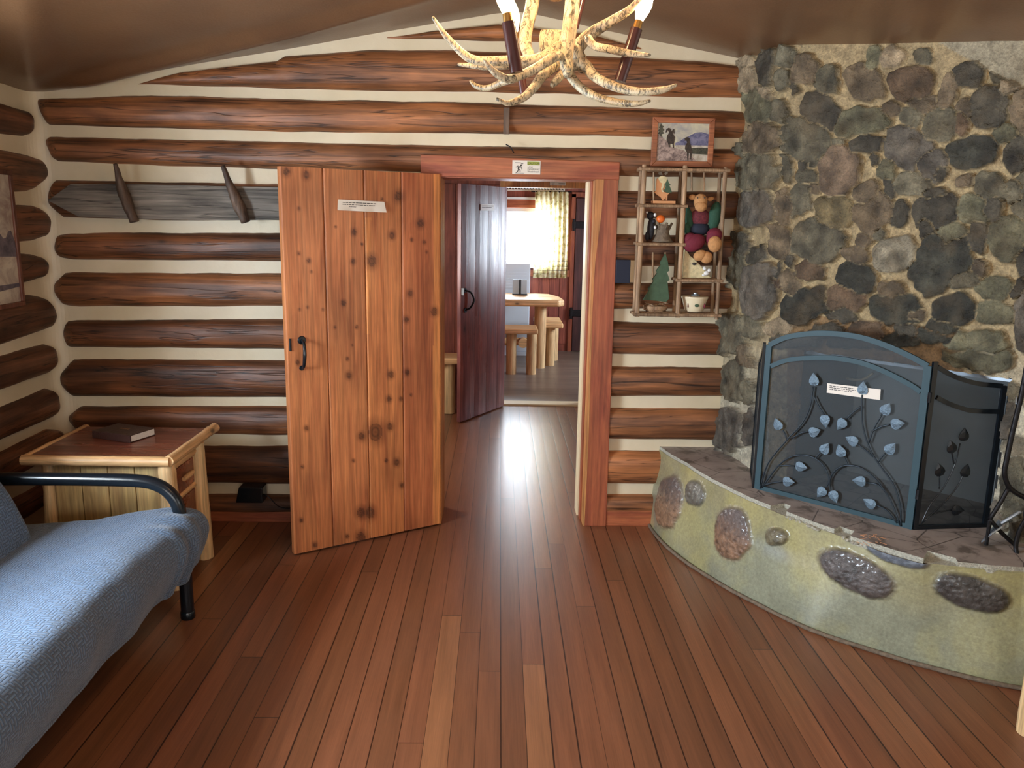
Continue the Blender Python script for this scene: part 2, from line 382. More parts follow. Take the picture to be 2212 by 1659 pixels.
# ================================================================ THE SETTING
YB=4.295; XL=-2.36; XR=2.5; YF=-1.6; RX=.06; RZ=2.66; SL=.178
def zc(x): return RZ-SL*abs(x-RX)
b=MB().box(-2.7,2.7,YF-.2,7.2,-.1,0);b.build('floor',M['floor'],kind='structure',base=(0,0,0))
b=MB().box(-2,3,7.2,10.6,-.1,.004);b.build('floor',M['kfloor'],kind='structure',base=(0,0,0))
wb=MB()
wb.prism([(-2.6,YB,0),(-.31,YB,0),(-.31,YB,1.87),(.49,YB,1.87),(.49,YB,0),(2.7,YB,0),(2.7,YB,2.3),(RX,YB,2.76),(-2.6,YB,2.3)],(0,.2,0))
# rounded chinking in the corner
cv=[]
for k in range(9):
    a=k/8*pi/2; cv.append((XL+.085-.085*sin(a)-.004+0,YB-.085+.085*cos(a)))
cv=[(XL+.09,YB)]+[(XL+.09-.09*sin(k/8*pi/2),YB-.09+.09*cos(k/8*pi/2)) for k in range(9)]+[(XL-.02,YB-.09),(XL-.02,YB+.02),(XL+.09,YB+.02)]
wb.prism([(x,y,0) for x,y in cv],(0,0,2.3))
wall_back=wb.build('wall_back',M['chink'],kind='structure',base=(0,0,0))
TB=lambda p:(lambda v:(v.x,v.z))(ony(p[0],p[1],YB-.002))
TLf=lambda p:(lambda v:(v.y,v.z))(onx(p[0],p[1],XL+.002))
def log(top,bot,conv,put,parent,mat,B=.052,color=(1,1,1,1),tip=True,n=13,du=.02,seed=0,ext=None):
    T=sorted(conv(p) for p in top);Bo=sorted(conv(p) for p in bot)
    if ext is not None:
        hh=T[0][1]-Bo[0][1];T.insert(0,(ext,T[0][1]));Bo.insert(0,(ext,T[0][1]-hh))
    u0=min(T[0][0],Bo[0][0]);u1=max(T[-1][0],Bo[-1][0]);N=int((u1-u0)/du)+2
    us=[u0+(u1-u0)*(i/(N-1)) for i in range(N)]
    if tip: # denser near the tapered end
        us=sorted(set(us+[u0+.003,u0+.008,u0+.014,u0+.028,u0+.035,u1-.003,u1-.01]))
    tx,tz=zip(*T);bx,bz=zip(*Bo);vs=[]
    for u in us:
        a=float(np.interp(u,tx,tz));c=float(np.interp(u,bx,bz))
        w=.004*noise.noise(Vector((u*5,seed*3.1,0)))+.0015*noise.noise(Vector((u*23,seed,1)))
        w2=.004*noise.noise(Vector((u*5,seed*3.1,9)))
        a+=w;c+=w2
        d=(u-u0) if tip==1 or tip is True else (u1-u)
        f=min(1,sqrt(max(d,0)/.075)) if tip else 1
        f*=min(1,abs(a-c)/.09)
        for k in range(n):
            t=-1+2*k/(n-1);z=(a+c)/2+t*(a-c)/2
            o=B*f*(max(0,1-abs(t)**2.3))**.5*(1+.12*noise.noise(Vector((u*3,t*1.5,seed))))-.004*(abs(t)==1)
            vs.append(put(u,z,o))
    N=len(us);fs=[(i*n+k,(i+1)*n+k,(i+1)*n+k+1,i*n+k+1) for i in range(N-1) for k in range(n-1)]
    fs+=[tuple(range(n)),tuple((N-1)*n+k for k in range(n-1,-1,-1))]
    b=MB().add(vs,fs);o=b.build('log',mat,parent,smooth=True,ang=1.1);o.color=color;return o
pb=lambda u,z,o:(u,YB-o,z); pl=lambda u,z,o:(XL+o,u,z)
R1=(1.25,1.2,1.1,1);R2=(1,1,1,1);R3=(.72,.68,.68,1);R4=(.6,.56,.56,1)  # per-log wood tone, with lamp light on the upper logs partly mixed in
back=[
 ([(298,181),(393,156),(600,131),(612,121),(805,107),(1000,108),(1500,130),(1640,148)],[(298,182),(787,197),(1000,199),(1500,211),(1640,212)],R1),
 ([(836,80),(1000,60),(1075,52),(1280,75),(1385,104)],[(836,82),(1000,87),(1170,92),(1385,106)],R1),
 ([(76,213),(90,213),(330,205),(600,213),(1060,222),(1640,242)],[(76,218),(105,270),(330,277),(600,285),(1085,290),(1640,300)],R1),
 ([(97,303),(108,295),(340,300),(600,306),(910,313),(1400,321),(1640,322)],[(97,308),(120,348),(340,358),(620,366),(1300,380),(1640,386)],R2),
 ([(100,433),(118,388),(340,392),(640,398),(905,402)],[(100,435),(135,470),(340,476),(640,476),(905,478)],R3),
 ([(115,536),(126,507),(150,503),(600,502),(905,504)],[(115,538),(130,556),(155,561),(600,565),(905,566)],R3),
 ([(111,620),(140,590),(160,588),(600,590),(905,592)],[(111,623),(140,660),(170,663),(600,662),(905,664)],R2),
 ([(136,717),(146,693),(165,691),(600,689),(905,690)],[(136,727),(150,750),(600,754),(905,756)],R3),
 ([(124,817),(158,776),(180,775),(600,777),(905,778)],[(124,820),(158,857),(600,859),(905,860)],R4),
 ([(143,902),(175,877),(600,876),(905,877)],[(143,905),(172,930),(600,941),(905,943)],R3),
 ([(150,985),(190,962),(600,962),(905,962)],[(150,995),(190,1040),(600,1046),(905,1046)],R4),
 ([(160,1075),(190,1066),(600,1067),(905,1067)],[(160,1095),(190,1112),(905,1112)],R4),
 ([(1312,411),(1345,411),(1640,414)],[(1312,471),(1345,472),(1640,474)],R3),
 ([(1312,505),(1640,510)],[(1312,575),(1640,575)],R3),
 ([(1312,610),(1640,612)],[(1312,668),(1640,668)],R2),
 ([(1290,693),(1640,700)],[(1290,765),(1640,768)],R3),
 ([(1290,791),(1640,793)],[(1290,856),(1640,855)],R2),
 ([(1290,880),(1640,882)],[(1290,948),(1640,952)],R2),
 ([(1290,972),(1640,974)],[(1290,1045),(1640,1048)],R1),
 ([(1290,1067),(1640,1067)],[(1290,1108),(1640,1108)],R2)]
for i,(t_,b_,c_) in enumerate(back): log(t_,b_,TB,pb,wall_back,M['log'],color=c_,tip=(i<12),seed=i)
# baseboard boards at the foot of the log wall
for a,c in ((XL,-.40),(.61,1.3)):
    b=MB().box(a,c,4.246,YB,0,.088);b.build('baseboard_back',M['trim'],kind='structure',bev=.003)
# left wall with window opening Y .9..2.2, z .95..1.75
WY0,WY1,WZ0,WZ1=1.25,2.45,.98,1.72
wl=MB()
def wallbox(b,x0,x1,y0,y1,z0,z1,hy0,hy1,hz0,hz1):   # wall slab in X with a hole
    b.box(x0,x1,y0,hy0,z0,z1).box(x0,x1,hy1,y1,z0,z1).box(x0,x1,hy0,hy1,z0,hz0).box(x0,x1,hy0,hy1,hz1,z1)
wallbox(wl,XL-.2,XL,YF,YB+.2,0,2.32,WY0,WY1,WZ0,WZ1)
wall_left=wl.build('wall_left',M['chink'],kind='structure',base=(0,0,0))
left=[ # tops and bottoms near the corner, photo pixels on the wall plane
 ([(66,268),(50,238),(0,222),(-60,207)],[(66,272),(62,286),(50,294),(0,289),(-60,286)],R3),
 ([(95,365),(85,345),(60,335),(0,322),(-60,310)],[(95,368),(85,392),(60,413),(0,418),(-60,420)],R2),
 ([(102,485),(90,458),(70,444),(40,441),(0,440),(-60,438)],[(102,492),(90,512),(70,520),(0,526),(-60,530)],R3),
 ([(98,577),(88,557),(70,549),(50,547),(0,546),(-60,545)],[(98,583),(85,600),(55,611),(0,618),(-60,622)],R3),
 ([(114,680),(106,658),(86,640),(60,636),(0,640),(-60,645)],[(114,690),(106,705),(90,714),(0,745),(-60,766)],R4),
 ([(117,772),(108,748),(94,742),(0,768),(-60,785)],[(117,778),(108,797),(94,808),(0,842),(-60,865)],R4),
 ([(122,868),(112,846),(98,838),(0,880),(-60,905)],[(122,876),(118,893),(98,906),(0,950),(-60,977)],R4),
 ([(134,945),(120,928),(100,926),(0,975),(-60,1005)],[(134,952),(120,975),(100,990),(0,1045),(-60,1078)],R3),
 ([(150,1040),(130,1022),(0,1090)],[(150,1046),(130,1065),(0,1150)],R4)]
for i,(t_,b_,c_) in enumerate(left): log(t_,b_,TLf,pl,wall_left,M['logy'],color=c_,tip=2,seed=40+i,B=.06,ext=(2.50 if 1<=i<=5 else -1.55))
b=MB();wallbox(b,XR,XR+.2,YF,YB,0,2.35,.6,1.5,1.0,1.8);b.build('wall_right',M['chink'],kind='structure',base=(0,0,0))
b=MB();b.box(-2.6,-1.4,YF-.2,YF,0,2.8).box(1.4,2.7,YF-.2,YF,0,2.8).box(-1.4,1.4,YF-.2,YF,0,.8).box(-1.4,1.4,YF-.2,YF,1.9,2.8)
b.build('wall_front',M['chink'],kind='structure',base=(0,0,0))
def window(n,c,axis,w,h,y=0):
    """frame of four bars, a mullion and a pane, in plane axis"""
    f=MB();g=MB();cx,cy,cz=c;t=.045
    def bx(b,a0,a1,z0,z1,d0,d1):
        if axis=='x': b.box(cx+d0,cx+d1,cy+a0,cy+a1,cz+z0,cz+z1)
        else: b.box(cx+a0,cx+a1,cy+d0,cy+d1,cz+z0,cz+z1)
    bx(f,-w/2,-w/2+t,-h/2,h/2,-.03,.03);bx(f,w/2-t,w/2,-h/2,h/2,-.03,.03);bx(f,-w/2+t,w/2-t,-h/2,-h/2+t,-.03,.03);bx(f,-w/2+t,w/2-t,h/2-t,h/2,-.03,.03)
    bx(g,-w/2+t,w/2-t,-h/2+t,h/2-t,-.003,.003)
    o=f.build(n,M['white'],kind='structure',base=c);g.build('pane',M['glass'],o);return o
window('window_2',(XL-.1,(WY0+WY1)/2,(WZ0+WZ1)/2),'x',WY1-WY0,WZ1-WZ0)
window('window_3',(XR+.1,1.05,1.4),'x',.9,.8)
window('fill_window_rear',(0,YF-.1,1.35),'y',2.8,1.1)  # unseen window, added to let in frontal fill light
# ceiling: painted, slightly sagging sheets with creases running out of the corners
def seg(px,py,a,b_):
    dx,dy=b_[0]-a[0],b_[1]-a[1];t=((px-a[0])*dx+(py-a[1])*dy)/(dx*dx+dy*dy);t=max(0,t)
    return hypot(px-a[0]-dx*t,py-a[1]-dy*t),t
cvs=[];
def cf(u,v):
    x=XL-.03+(XR+.06-XL)*u;y=YF+(YB+.03-YF)*v
    z=zc(x)+.012
    if abs(x-RX)<.12: z-=.006*(1-abs(x-RX)/.12)
    d1,t1=seg(x,y,(-2.33,4.29),(-.95,3.93));d2,t2=seg(x,y,(-2.33,4.29),(-1.62,2.97))
    z-=.042*exp(-(d1/.09)**2)*min(1,t1*4+.1)*(1-min(1,max(0,t1-1)))
    z-=.036*exp(-(d2/.08)**2)*min(1,t2*3+.1)
    z+=.035*exp(-((x-(-1.3))/.35)**2)*exp(-((y-3.3)/.4)**2)
    z-=.010*noise.noise(Vector((x*1.3,y*1.1,3)))
    return (x,y,z)
vs,fs=grid(150,170,cf)
cb=MB().add(vs,[tuple(reversed(f)) for f in fs]);cb.build('ceiling',M['ceil'],kind='structure',smooth=True,base=(0,0,0))
# roof above, so nothing leaks in
MB().box(-2.9,2.9,YF-.4,YB+.3,2.85,2.9).build('ceiling',M['ceil'],kind='structure',base=(0,0,0))
# ---------------------------------------------------------------- main doorway casing
b=MB().prism([(-.405,4.236,1.866),(.604,4.236,1.866),(.604,4.236,1.953),(.40,4.236,1.957),(-.405,4.236,1.972)],(0,.055,0));b.build('trim_1',M['trim'],kind='structure',bev=.003)
b=MB().prism([(.487,4.238,0),(.612,4.238,0),(.602,4.238,1.866),(.487,4.238,1.866)],(0,.055,0));b.build('trim_2',M['trimz'],kind='structure',bev=.003)
b=MB().prism([(.486,4.2365,.0),(.492,4.2365,.0),(.497,4.2365,.5),(.492,4.2365,1.2),(.497,4.2365,1.45),(.52,4.2365,1.70),(.527,4.2365,1.866),(.486,4.2365,1.866)],(0,.004,0));b.build('trim_3',M['honey'],kind='structure')
b=MB().box(-.405,-.312,4.25,4.295,0,1.866);b.build('trim_4',M['trimz'],kind='structure',bev=.003)
j=MB();j.box(-.318,-.302,4.25,4.52,0,1.875).box(.482,.498,4.25,4.52,0,1.875)
j.build('trim_5',M['honey'],kind='structure',base=(0,0,0))
j=MB();j.box(-.302,.482,4.25,4.52,1.862,1.88);j.build('trim_6',M['trim'],kind='structure')
j=MB();j.box(.462,.482,4.40,4.52,0,1.862);j.build('trim_7',M['bead'],kind='structure',bev=.002)
j=MB();j.box(.472,.483,4.33,4.40,0,1.862);j.build('trim_8',M['trimz'],kind='structure',bev=.002)
# ---------------------------------------------------------------- hall
HW=M['cin']
b=MB();wallbox(b,-1.5,-1.4,YB+.2,7.2,0,2.3,5.0,6.1,1.0,1.8);b.build('wall_hall_left',HW,kind='structure',base=(0,0,0))
window('fill_window_hall',(-1.45,5.55,1.4),'x',1.1,.8)  # unseen window, added to brighten the hall
MB().box(1.2,1.3,YB+.2,7.2,0,2.3).build('wall_hall_right',HW,kind='structure')
b=MB();b.prism([(-1.5,7.2,0),(.05,7.2,0),(.05,7.2,1.93),(.79,7.2,1.93),(.79,7.2,0),(1.3,7.2,0),(1.3,7.2,2.3),(-1.5,7.2,2.3)],(0,.1,0))
for x in np.arange(-1.4,.04,.145): b.box(x,x+.139,7.188,7.2,0,1.95)
b.build('wall_hall_back',HW,kind='structure',base=(0,0,0),bev=.002)
MB().box(-1.5,1.3,YB+.2,7.3,2.2,2.3).build('ceiling',M['ceil'],kind='structure')
MB().box(0.0,.88,7.165,7.2,1.93,2.06).build('trim_9',M['honey'],kind='structure',bev=.003)
MB().box(.79,.88,7.165,7.2,0,1.93).build('trim_10',M['trimz'],kind='structure',bev=.003)
MB().box(-.02,.05,7.165,7.2,0,1.93).build('trim_11',M['trimz'],kind='structure',bev=.003)
MB().box(.05,.79,7.17,7.32,-.02,.016).build('trim_12',M['bead'],kind='structure',bev=.004)
# ---------------------------------------------------------------- kitchen
b=MB();K0,K1,KZ0,KZ1=-.75,.70,1.10,1.80
b.box(-2,K0,10.33,10.45,0,2.4).box(K1,3,10.33,10.45,0,2.4).box(K0,K1,10.33,10.45,0,KZ0).box(K0,K1,10.33,10.45,KZ1,2.4)
for x in np.arange(.12,.90,.13): b.box(x,x+.124,10.32,10.33,.1,1.03)
b.build('wall_kitchen_back',HW,kind='structure',base=(0,0,0))
b=MB();b.box(-2,-1.9,7.3,10.33,0,2.4);b.build('wall_kitchen_left',HW,kind='structure')
b=MB();wallbox(b,2.6,2.7,7.3,10.33,0,2.4,7.8,9.2,1.0,1.8);b.build('wall_kitchen_right',HW,kind='structure')
MB().box(-2,-1.5,7.2,7.3,0,2.4).build('wall_kitchen_front',HW,kind='structure')
MB().box(1.3,2.7,7.2,7.3,0,2.4).build('wall_kitchen_front',HW,kind='structure')
MB().box(-2,2.7,7.2,10.45,2.3,2.4).build('ceiling',M['ceil'],kind='structure')
window('window_1',((K0+K1)/2,10.38,(KZ0+KZ1)/2),'y',K1-K0,KZ1-KZ0)
MB().box(K0-.05,K1+.03,10.26,10.33,1.06,1.10).build('trim_13',M['white'],kind='structure',bev=.004)
MB().box(K0-.05,K1+.05,10.30,10.33,1.80,1.90).build('trim_14',M['trim'],kind='structure',bev=.003)
MB().box(K0-.05,K1+.05,10.30,10.33,1.90,1.93).build('trim_15',M['white'],kind='structure',bev=.003)
MB().box(.06,.90,10.295,10.325,.955,1.04).build('trim_16',M['trim'],kind='structure',bev=.003)
window('window_5',(2.65,8.5,1.4),'x',1.4,.8)
# dark kitchen door with strap hinges
d3=MB().box(.945,1.62,10.28,10.33,.01,1.93).build('door_3',M['darkdoor'],kind='structure',bev=.004)
MB().box(.89,.94,10.29,10.33,0,1.98).box(.89,1.7,10.29,10.33,1.94,2.0).build('trim_17',M['trimz'],kind='structure',base=(.9,10.3,0))
for z0 in (1.56,.46):
    b=MB();b.box(.90,1.25,10.265,10.28,z0,z0+.085).box(.905,.935,10.25,10.28,z0-.03,z0+.115);b.build('strap_hinge',M['iron'],d3,bev=.004,label='dark iron strap hinge')
# ================================================================ PLANK DOORS
def knots_fn(ks,sap=None):
    def f(px,py,base):
        r=1.;
        for (kx,ky,kr) in ks:
            d=hypot(px-kx,(py-ky)*.8)/kr
            if d<1: r*=.16+.22*abs(sin(d*6))
            elif d<2.2: r*=.6+.4*(d-1)/1.2
        return r
    return f
DK=[(35,75,12),(115,90,12),(487,175,15),(575,285,12),(307,320,9),(460,332,11),(378,437,17),(303,438,8),(265,605,8),(533,567,9),(287,897,10),(455,893,11),(448,992,9),(497,992,6),(393,1125,27),(337,1143,11),(452,1103,10),(335,1450,15),(372,1450,17),(335,1550,16),(520,885,9),(518,672,9),(630,640,12),(115,1110,7),(480,1247,10),(305,1240,5),(100,1265,5),(125,435,7),(85,405,5),(233,298,4),(340,368,4),(420,187,4),(88,632,4),(182,632,4),(280,830,5),(300,775,3),(120,622,4),(95,1480,6),(500,1340,7),(150,1580,8),(280,1545,6),(540,350,5),(590,360,5),(600,400,4),(135,480,4),(318,702,5),(230,703,4),(437,1240,5),(80,845,6),(85,225,5),(537,975,4)]
DK=[(600+x*.5362,330+y*.5362,r*.55) for x,y,r in DK]
kf=knots_fn(DK)
def plank_door(name,hx,hy,ex,ey,z0,z1,seams,mat,tints,thick,col=None,normal=-1):
    """planks from hinge (hx,hy) to free edge (ex,ey); seams are fractions of the width"""
    W=Vector((ex-hx,ey-hy,0));w=W.length;d=W/w;n=Vector((d.y,-d.x,0))*normal
    root=empty(name,(hx,hy,0),kind='structure');S=[0]+seams+[1]
    for i in range(len(S)-1):
        a=S[i]*w+.0012;c=S[i+1]*w-.0012;nu=max(4,int((c-a)/.006));nv=int((z1-z0)/.006) if col else 30
        if not col: nu=4
        vs=[];cols=[]
        for jz in range(nv):
            z=z0+(z1-z0)*jz/(nv-1)
            for iu in range(nu):
                t=iu/(nu-1);e=.0035*(1 if 0<t<1 else 0)
                p=Vector((hx,hy,0))+d*(a+(c-a)*t)+n*(-.0035+e)+Vector((0,0,z));vs.append(p)
                if col:
                    px,py=proj(*p);cols.append(col(px,py,t,i))
        fs=[(jz*nu+iu,jz*nu+iu+1,(jz+1)*nu+iu+1,(jz+1)*nu+iu) for jz in range(nv-1) for iu in range(nu-1)]
        if normal>0: fs=[tuple(reversed(f)) for f in fs]
        b=MB().add(vs,fs)
        if col: b.c=cols
        # body of the plank
        o0=Vector((hx,hy,0));m=len(b.v)
        q=[o0+d*a-n*.0036,o0+d*c-n*.0036,o0+d*c-n*thick,o0+d*a-n*thick]
        b.prism([p+Vector((0,0,z0)) for p in q],(0,0,z1-z0))
        if col: b.c=cols+[tints[i]]*(len(b.v)-m)
        o=b.build('plank',mat,root);o.color=tints[i] if not col else (1,1,1,1)
    return root,d,n,w
TT=[(1.0,.92,.86,1),(1.02,.95,.9,1),(1.06,.98,.86,1),(.95,.78,.76,1)]
def dcol(px,py,t,i):
    f=kf(px,py,1);c=TT[i]
    if i==0 and px>936: c=(1.35,1.35,1.1,1)       # yellow sapwood at the hinge edge
    wv=.5+.5*noise.noise(Vector((px*.02,py*.004,i)))
    if i==1 and (px<796+10*wv and 470<py<720): c=(1.3,1.3,1.0,1)
    g=f**1.1;return (c[0]*f,c[1]*g,c[2]*g,1)
hx,hy=-.302,4.225;ex,ey=-.997,3.785
TT=[(.95,.78,.76,1),(1.06,.98,.86,1),(1.02,.95,.9,1),(1.0,.92,.86,1)]
def frac(px,py):
    r=onpl(px,py,(hx,hy),(ex,ey));return hypot(r.x-hx,r.y-hy)/hypot(ex-hx,ey-hy)
seams=[frac(870,700),frac(792,700),frac(707,700)]
door1,dd,dn,dw=plank_door('door_1',hx,hy,ex,ey,.012,1.876,seams,M['door'],TT,.035,dcol,normal=-1)
# front face must look at the camera
def V(*a): return Vector(a)
# handle, latch and taped note on the open door
def ondoor(px,py,off=.0): 
    r=onpl(px,py,(hx,hy),(ex,ey));return r+dn*off
b=MB();p0=ondoor(652,735);p1=ondoor(652,795)
b.tube(spline([p0+dn*.004,p0+dn*.03+V(0,0,-.012),(p0+p1)/2+dn*.042,p1+dn*.03+V(0,0,.012),p1+dn*.004],5),lerpr([.006,.007,.009,.007,.006],21),10)
for p,r in ((p0,.021),(p1,.013)):
    b.tube([p+dn*.0,p+dn*.006],[r,r*.8],16)
    b.tube([p+dn*.006,p+dn*.012],[r*.4,r*.35],10)
b.build('handle',M['black'],door1,smooth=True,ang=.7,label='black iron pull handle')
b=MB();q=ondoor(627,745);b.tube([q+dd*.0+V(0,0,.03),q+V(0,0,-.03)],.006,8);b.build('latch',M['iron'],door1)
def quad(pts,off,n,th=.001):
    return [p+n*off for p in pts]
nt=[ondoor(729,431,.0055),ondoor(829,436,.0055),ondoor(833,459,.0055),ondoor(727,454,.0055)]
b=MB();gv=[];nx,nz=24,8
for jz in range(nz):
    for i in range(nx):
        u=i/(nx-1);v=jz/(nz-1);p=(nt[0]*(1-u)+nt[1]*u)*(1-v)+(nt[3]*(1-u)+nt[2]*u)*v
        gv.append(p+dn*(.001+.006*v*v*abs(sin(u*7+1))))
b.add(gv,[(j*nx+i,j*nx+i+1,(j+1)*nx+i+1,(j+1)*nx+i) for j in range(nz-1) for i in range(nx-1)])
note=b.build('notice',M['paper'],door1,smooth=True,label='taped paper notice')
def lines(parent,O,U,Vv,n,rows,mat,name='lettering'):
    """rows of small print: (u0,u1,v,h) in the sheet's own frame"""
    b=MB();rnd=random.Random(5)
    for (a,c,v,h) in rows:
        x=a
        while x<c:
            w=min(rnd.uniform(.02,.07),c-x);P=O+U*x+Vv*v+n
            b.add([P,P+U*w,P+U*w+Vv*h,P+Vv*h],[(0,1,2,3)]);x+=w+.012
    return b.build(name,mat,parent)
lines(note,nt[0],nt[1]-nt[0],nt[3]-nt[0],dn*.0022,[(.1,.82,.2,.07),(.1,.8,.4,.06),(.1,.5,.6,.05)],M['ink'])
# second, darker plank door in the hall
d2h=(.062,7.13);d2e=(-.303,6.488)
def sc2f(px):
    r=onpl(px,640,d2h,d2e);return hypot(r.x-d2h[0],r.y-d2h[1])/hypot(d2e[0]-d2h[0],d2e[1]-d2h[1])
door2,e2,n2,w2=plank_door('door_2',d2h[0],d2h[1],d2e[0],d2e[1],.012,1.925,[sc2f(1076),sc2f(1053),sc2f(1027)],M['halldoor'],[(1,.95,.95,1),(.93,.9,.92,1),(1.05,1,1,1),(.9,.86,.9,1)],.035)
def on2(px,py,off=0): return onpl(px,py,d2h,d2e)+n2*off
b=MB();b.tube(spline([on2(1004,627,.004),on2(1013,632,.02),on2(1017,648,.03),on2(1012,664,.02),on2(1005,670,.004)],5),.008,8)
for p in ((1004,627),(1005,670)): b.tube([on2(*p),on2(*p,.006)],.02,12)
b.build('handle',M['iron'],door2,smooth=True,ang=.7,label='dark bow handle')
b=MB();q=on2(999,630,.004);b.box(-.03,.01,-.006,.006,-.03,.03,Matrix.Translation(q));b.build('latch',M['tin'],door2,bev=.003,label='pale metal latch')
nq=[on2(1037,441,.004),on2(1067,441,.004),on2(1067,455,.004),on2(1037,455,.004)]
b=MB().prism(nq,n2*.001);nb=b.build('notice',M['paper'],door2,label='small white notice')
lines(nb,nq[0],nq[1]-nq[0],nq[3]-nq[0],n2*.0018,[(.1,.9,.25,.1),(.1,.8,.5,.1)],M['ink'])
# ---------------------------------------------------------------- signs
def text_mesh(s,size,O,U,W,mat,parent,name='lettering'):
    cu=bpy.data.curves.new('t','FONT');cu.body=s;cu.size=size
    tmp=bpy.data.objects.new('t',cu);COL.objects.link(tmp);bpy.context.view_layer.update()
    me=bpy.data.meshes.new_from_object(tmp.evaluated_get(bpy.context.evaluated_depsgraph_get()))
    bpy.data.objects.remove(tmp);b=MB();U=U.normalized();W=W.normalized()
    b.add([O+U*v.co.x+W*v.co.y for v in me.vertices],[tuple(p.vertices) for p in me.polygons]);bpy.data.meshes.remove(me)
    return b.build(name,mat,parent)
def sign(px0,py0,px1,py1,Y,label,big=True):
    a=ony(px0,py0,Y);c=ony(px1,py1,Y)
    s=MB().box(a.x,c.x,Y-.002,Y,c.z,a.z).build('caution_sign',M['paper'],bev=.0005,label=label,cat='sign')
    w=c.x-a.x;h=a.z-c.z;y=Y-.0028
    if big:
        MB().box(a.x+w*.53,c.x-w*.03,y,y+.0006,a.z-h*.34,a.z-h*.08).build('caution_band',M['lime'],s)
        text_mesh('CAUTION',h*.20,V(a.x+w*.545,y-.0004,a.z-h*.28),V(1,0,0),V(0,0,1),M['ink'],s)
        for i,t_ in enumerate(('LOW','DOORWAY','Watch head')):
            text_mesh(t_,h*.17,V(a.x+w*.54,y,a.z-h*(.54+.16*i)),V(1,0,0),V(0,0,1),M['ink'],s)
    else:
        lines(s,V(a.x,y,a.z),V(w,0,0),V(0,0,-h),V(0,0,0),[(.55,.95,.25,.12),(.55,.95,.55,.1)],M['ink'])
    f=MB();W_=w*.5 if big else w*.4
    def P(u,v): return V(a.x+W_*u,y,a.z-h*v)
    def st(pts,t):
        for i in range(len(pts)-1):
            A=P(*pts[i]);B=P(*pts[i+1]);d=(B-A).normalized();m=V(-d.z,0,d.x)*t*h
            f.add([A+m,B+m,B-m,A-m],[(0,1,2,3)])
    st([(.2,.17),(.6,.18),(.68,.28),(.78,.2)],.018);st([(.5,.42),(.40,.62)],.06);st([(.42,.40),(.25,.5)],.025);st([(.55,.42),(.66,.55),(.68,.65)],.025)
    st([(.42,.62),(.42,.75),(.28,.9)],.03);st([(.42,.6),(.55,.72),(.56,.85)],.03);st([(.2,.93),(.85,.93)],.012)
    c0=P(.62,.36);f.add([c0+V(cos(k*pi/5)*.07*h,0,sin(k*pi/5)*.07*h) for k in range(10)],[tuple(range(10))])
    f.build('pictogram',M['ink'],s)
sign(1107,346,1167,377,4.2345,'white and green caution sign with stooping figure, on the red door header')
sign(1188,393,1222,401,7.163,'small white sign on the header of the far doorway',False)
# ================================================================ FIREPLACE
FP=empty('fireplace',(1.75,3.6,0),'corner fireplace of grey field stones and pale mortar with curved olive raised hearth','fireplace')
Wp=(1.215,4.31);A=(1.287,3.885);C=(2.09,2.995);D=(2.52,2.62)
pl_=[Wp,A,C,D];cum=[0]
for i in range(3): cum.append(cum[-1]+hypot(pl_[i+1][0]-pl_[i][0],pl_[i+1][1]-pl_[i][1]))
def plan(s):
    for i in range(3):
        if s<=cum[i+1] or i==2:
            t=(s-cum[i])/(cum[i+1]-cum[i]);return (pl_[i][0]+(pl_[i+1][0]-pl_[i][0])*t,pl_[i][1]+(pl_[i+1][1]-pl_[i][1])*t)
def plan_s(s):   # rounded corners
    r=[plan(min(max(s+k*.016,0),cum[-1])) for k in (-2,-1,0,1,2)]
    return (sum(p[0] for p in r)/5,sum(p[1] for p in r)/5)
def nrm_s(s):
    a=plan_s(max(0,s-.02));c=plan_s(min(cum[-1],s+.02));dx,dy=c[0]-a[0],c[1]-a[1];l=hypot(dx,dy) or 1
    return (dy/l,-dx/l) if False else (-abs(dy)/l if dy<0 else dy/l, -dx/l)
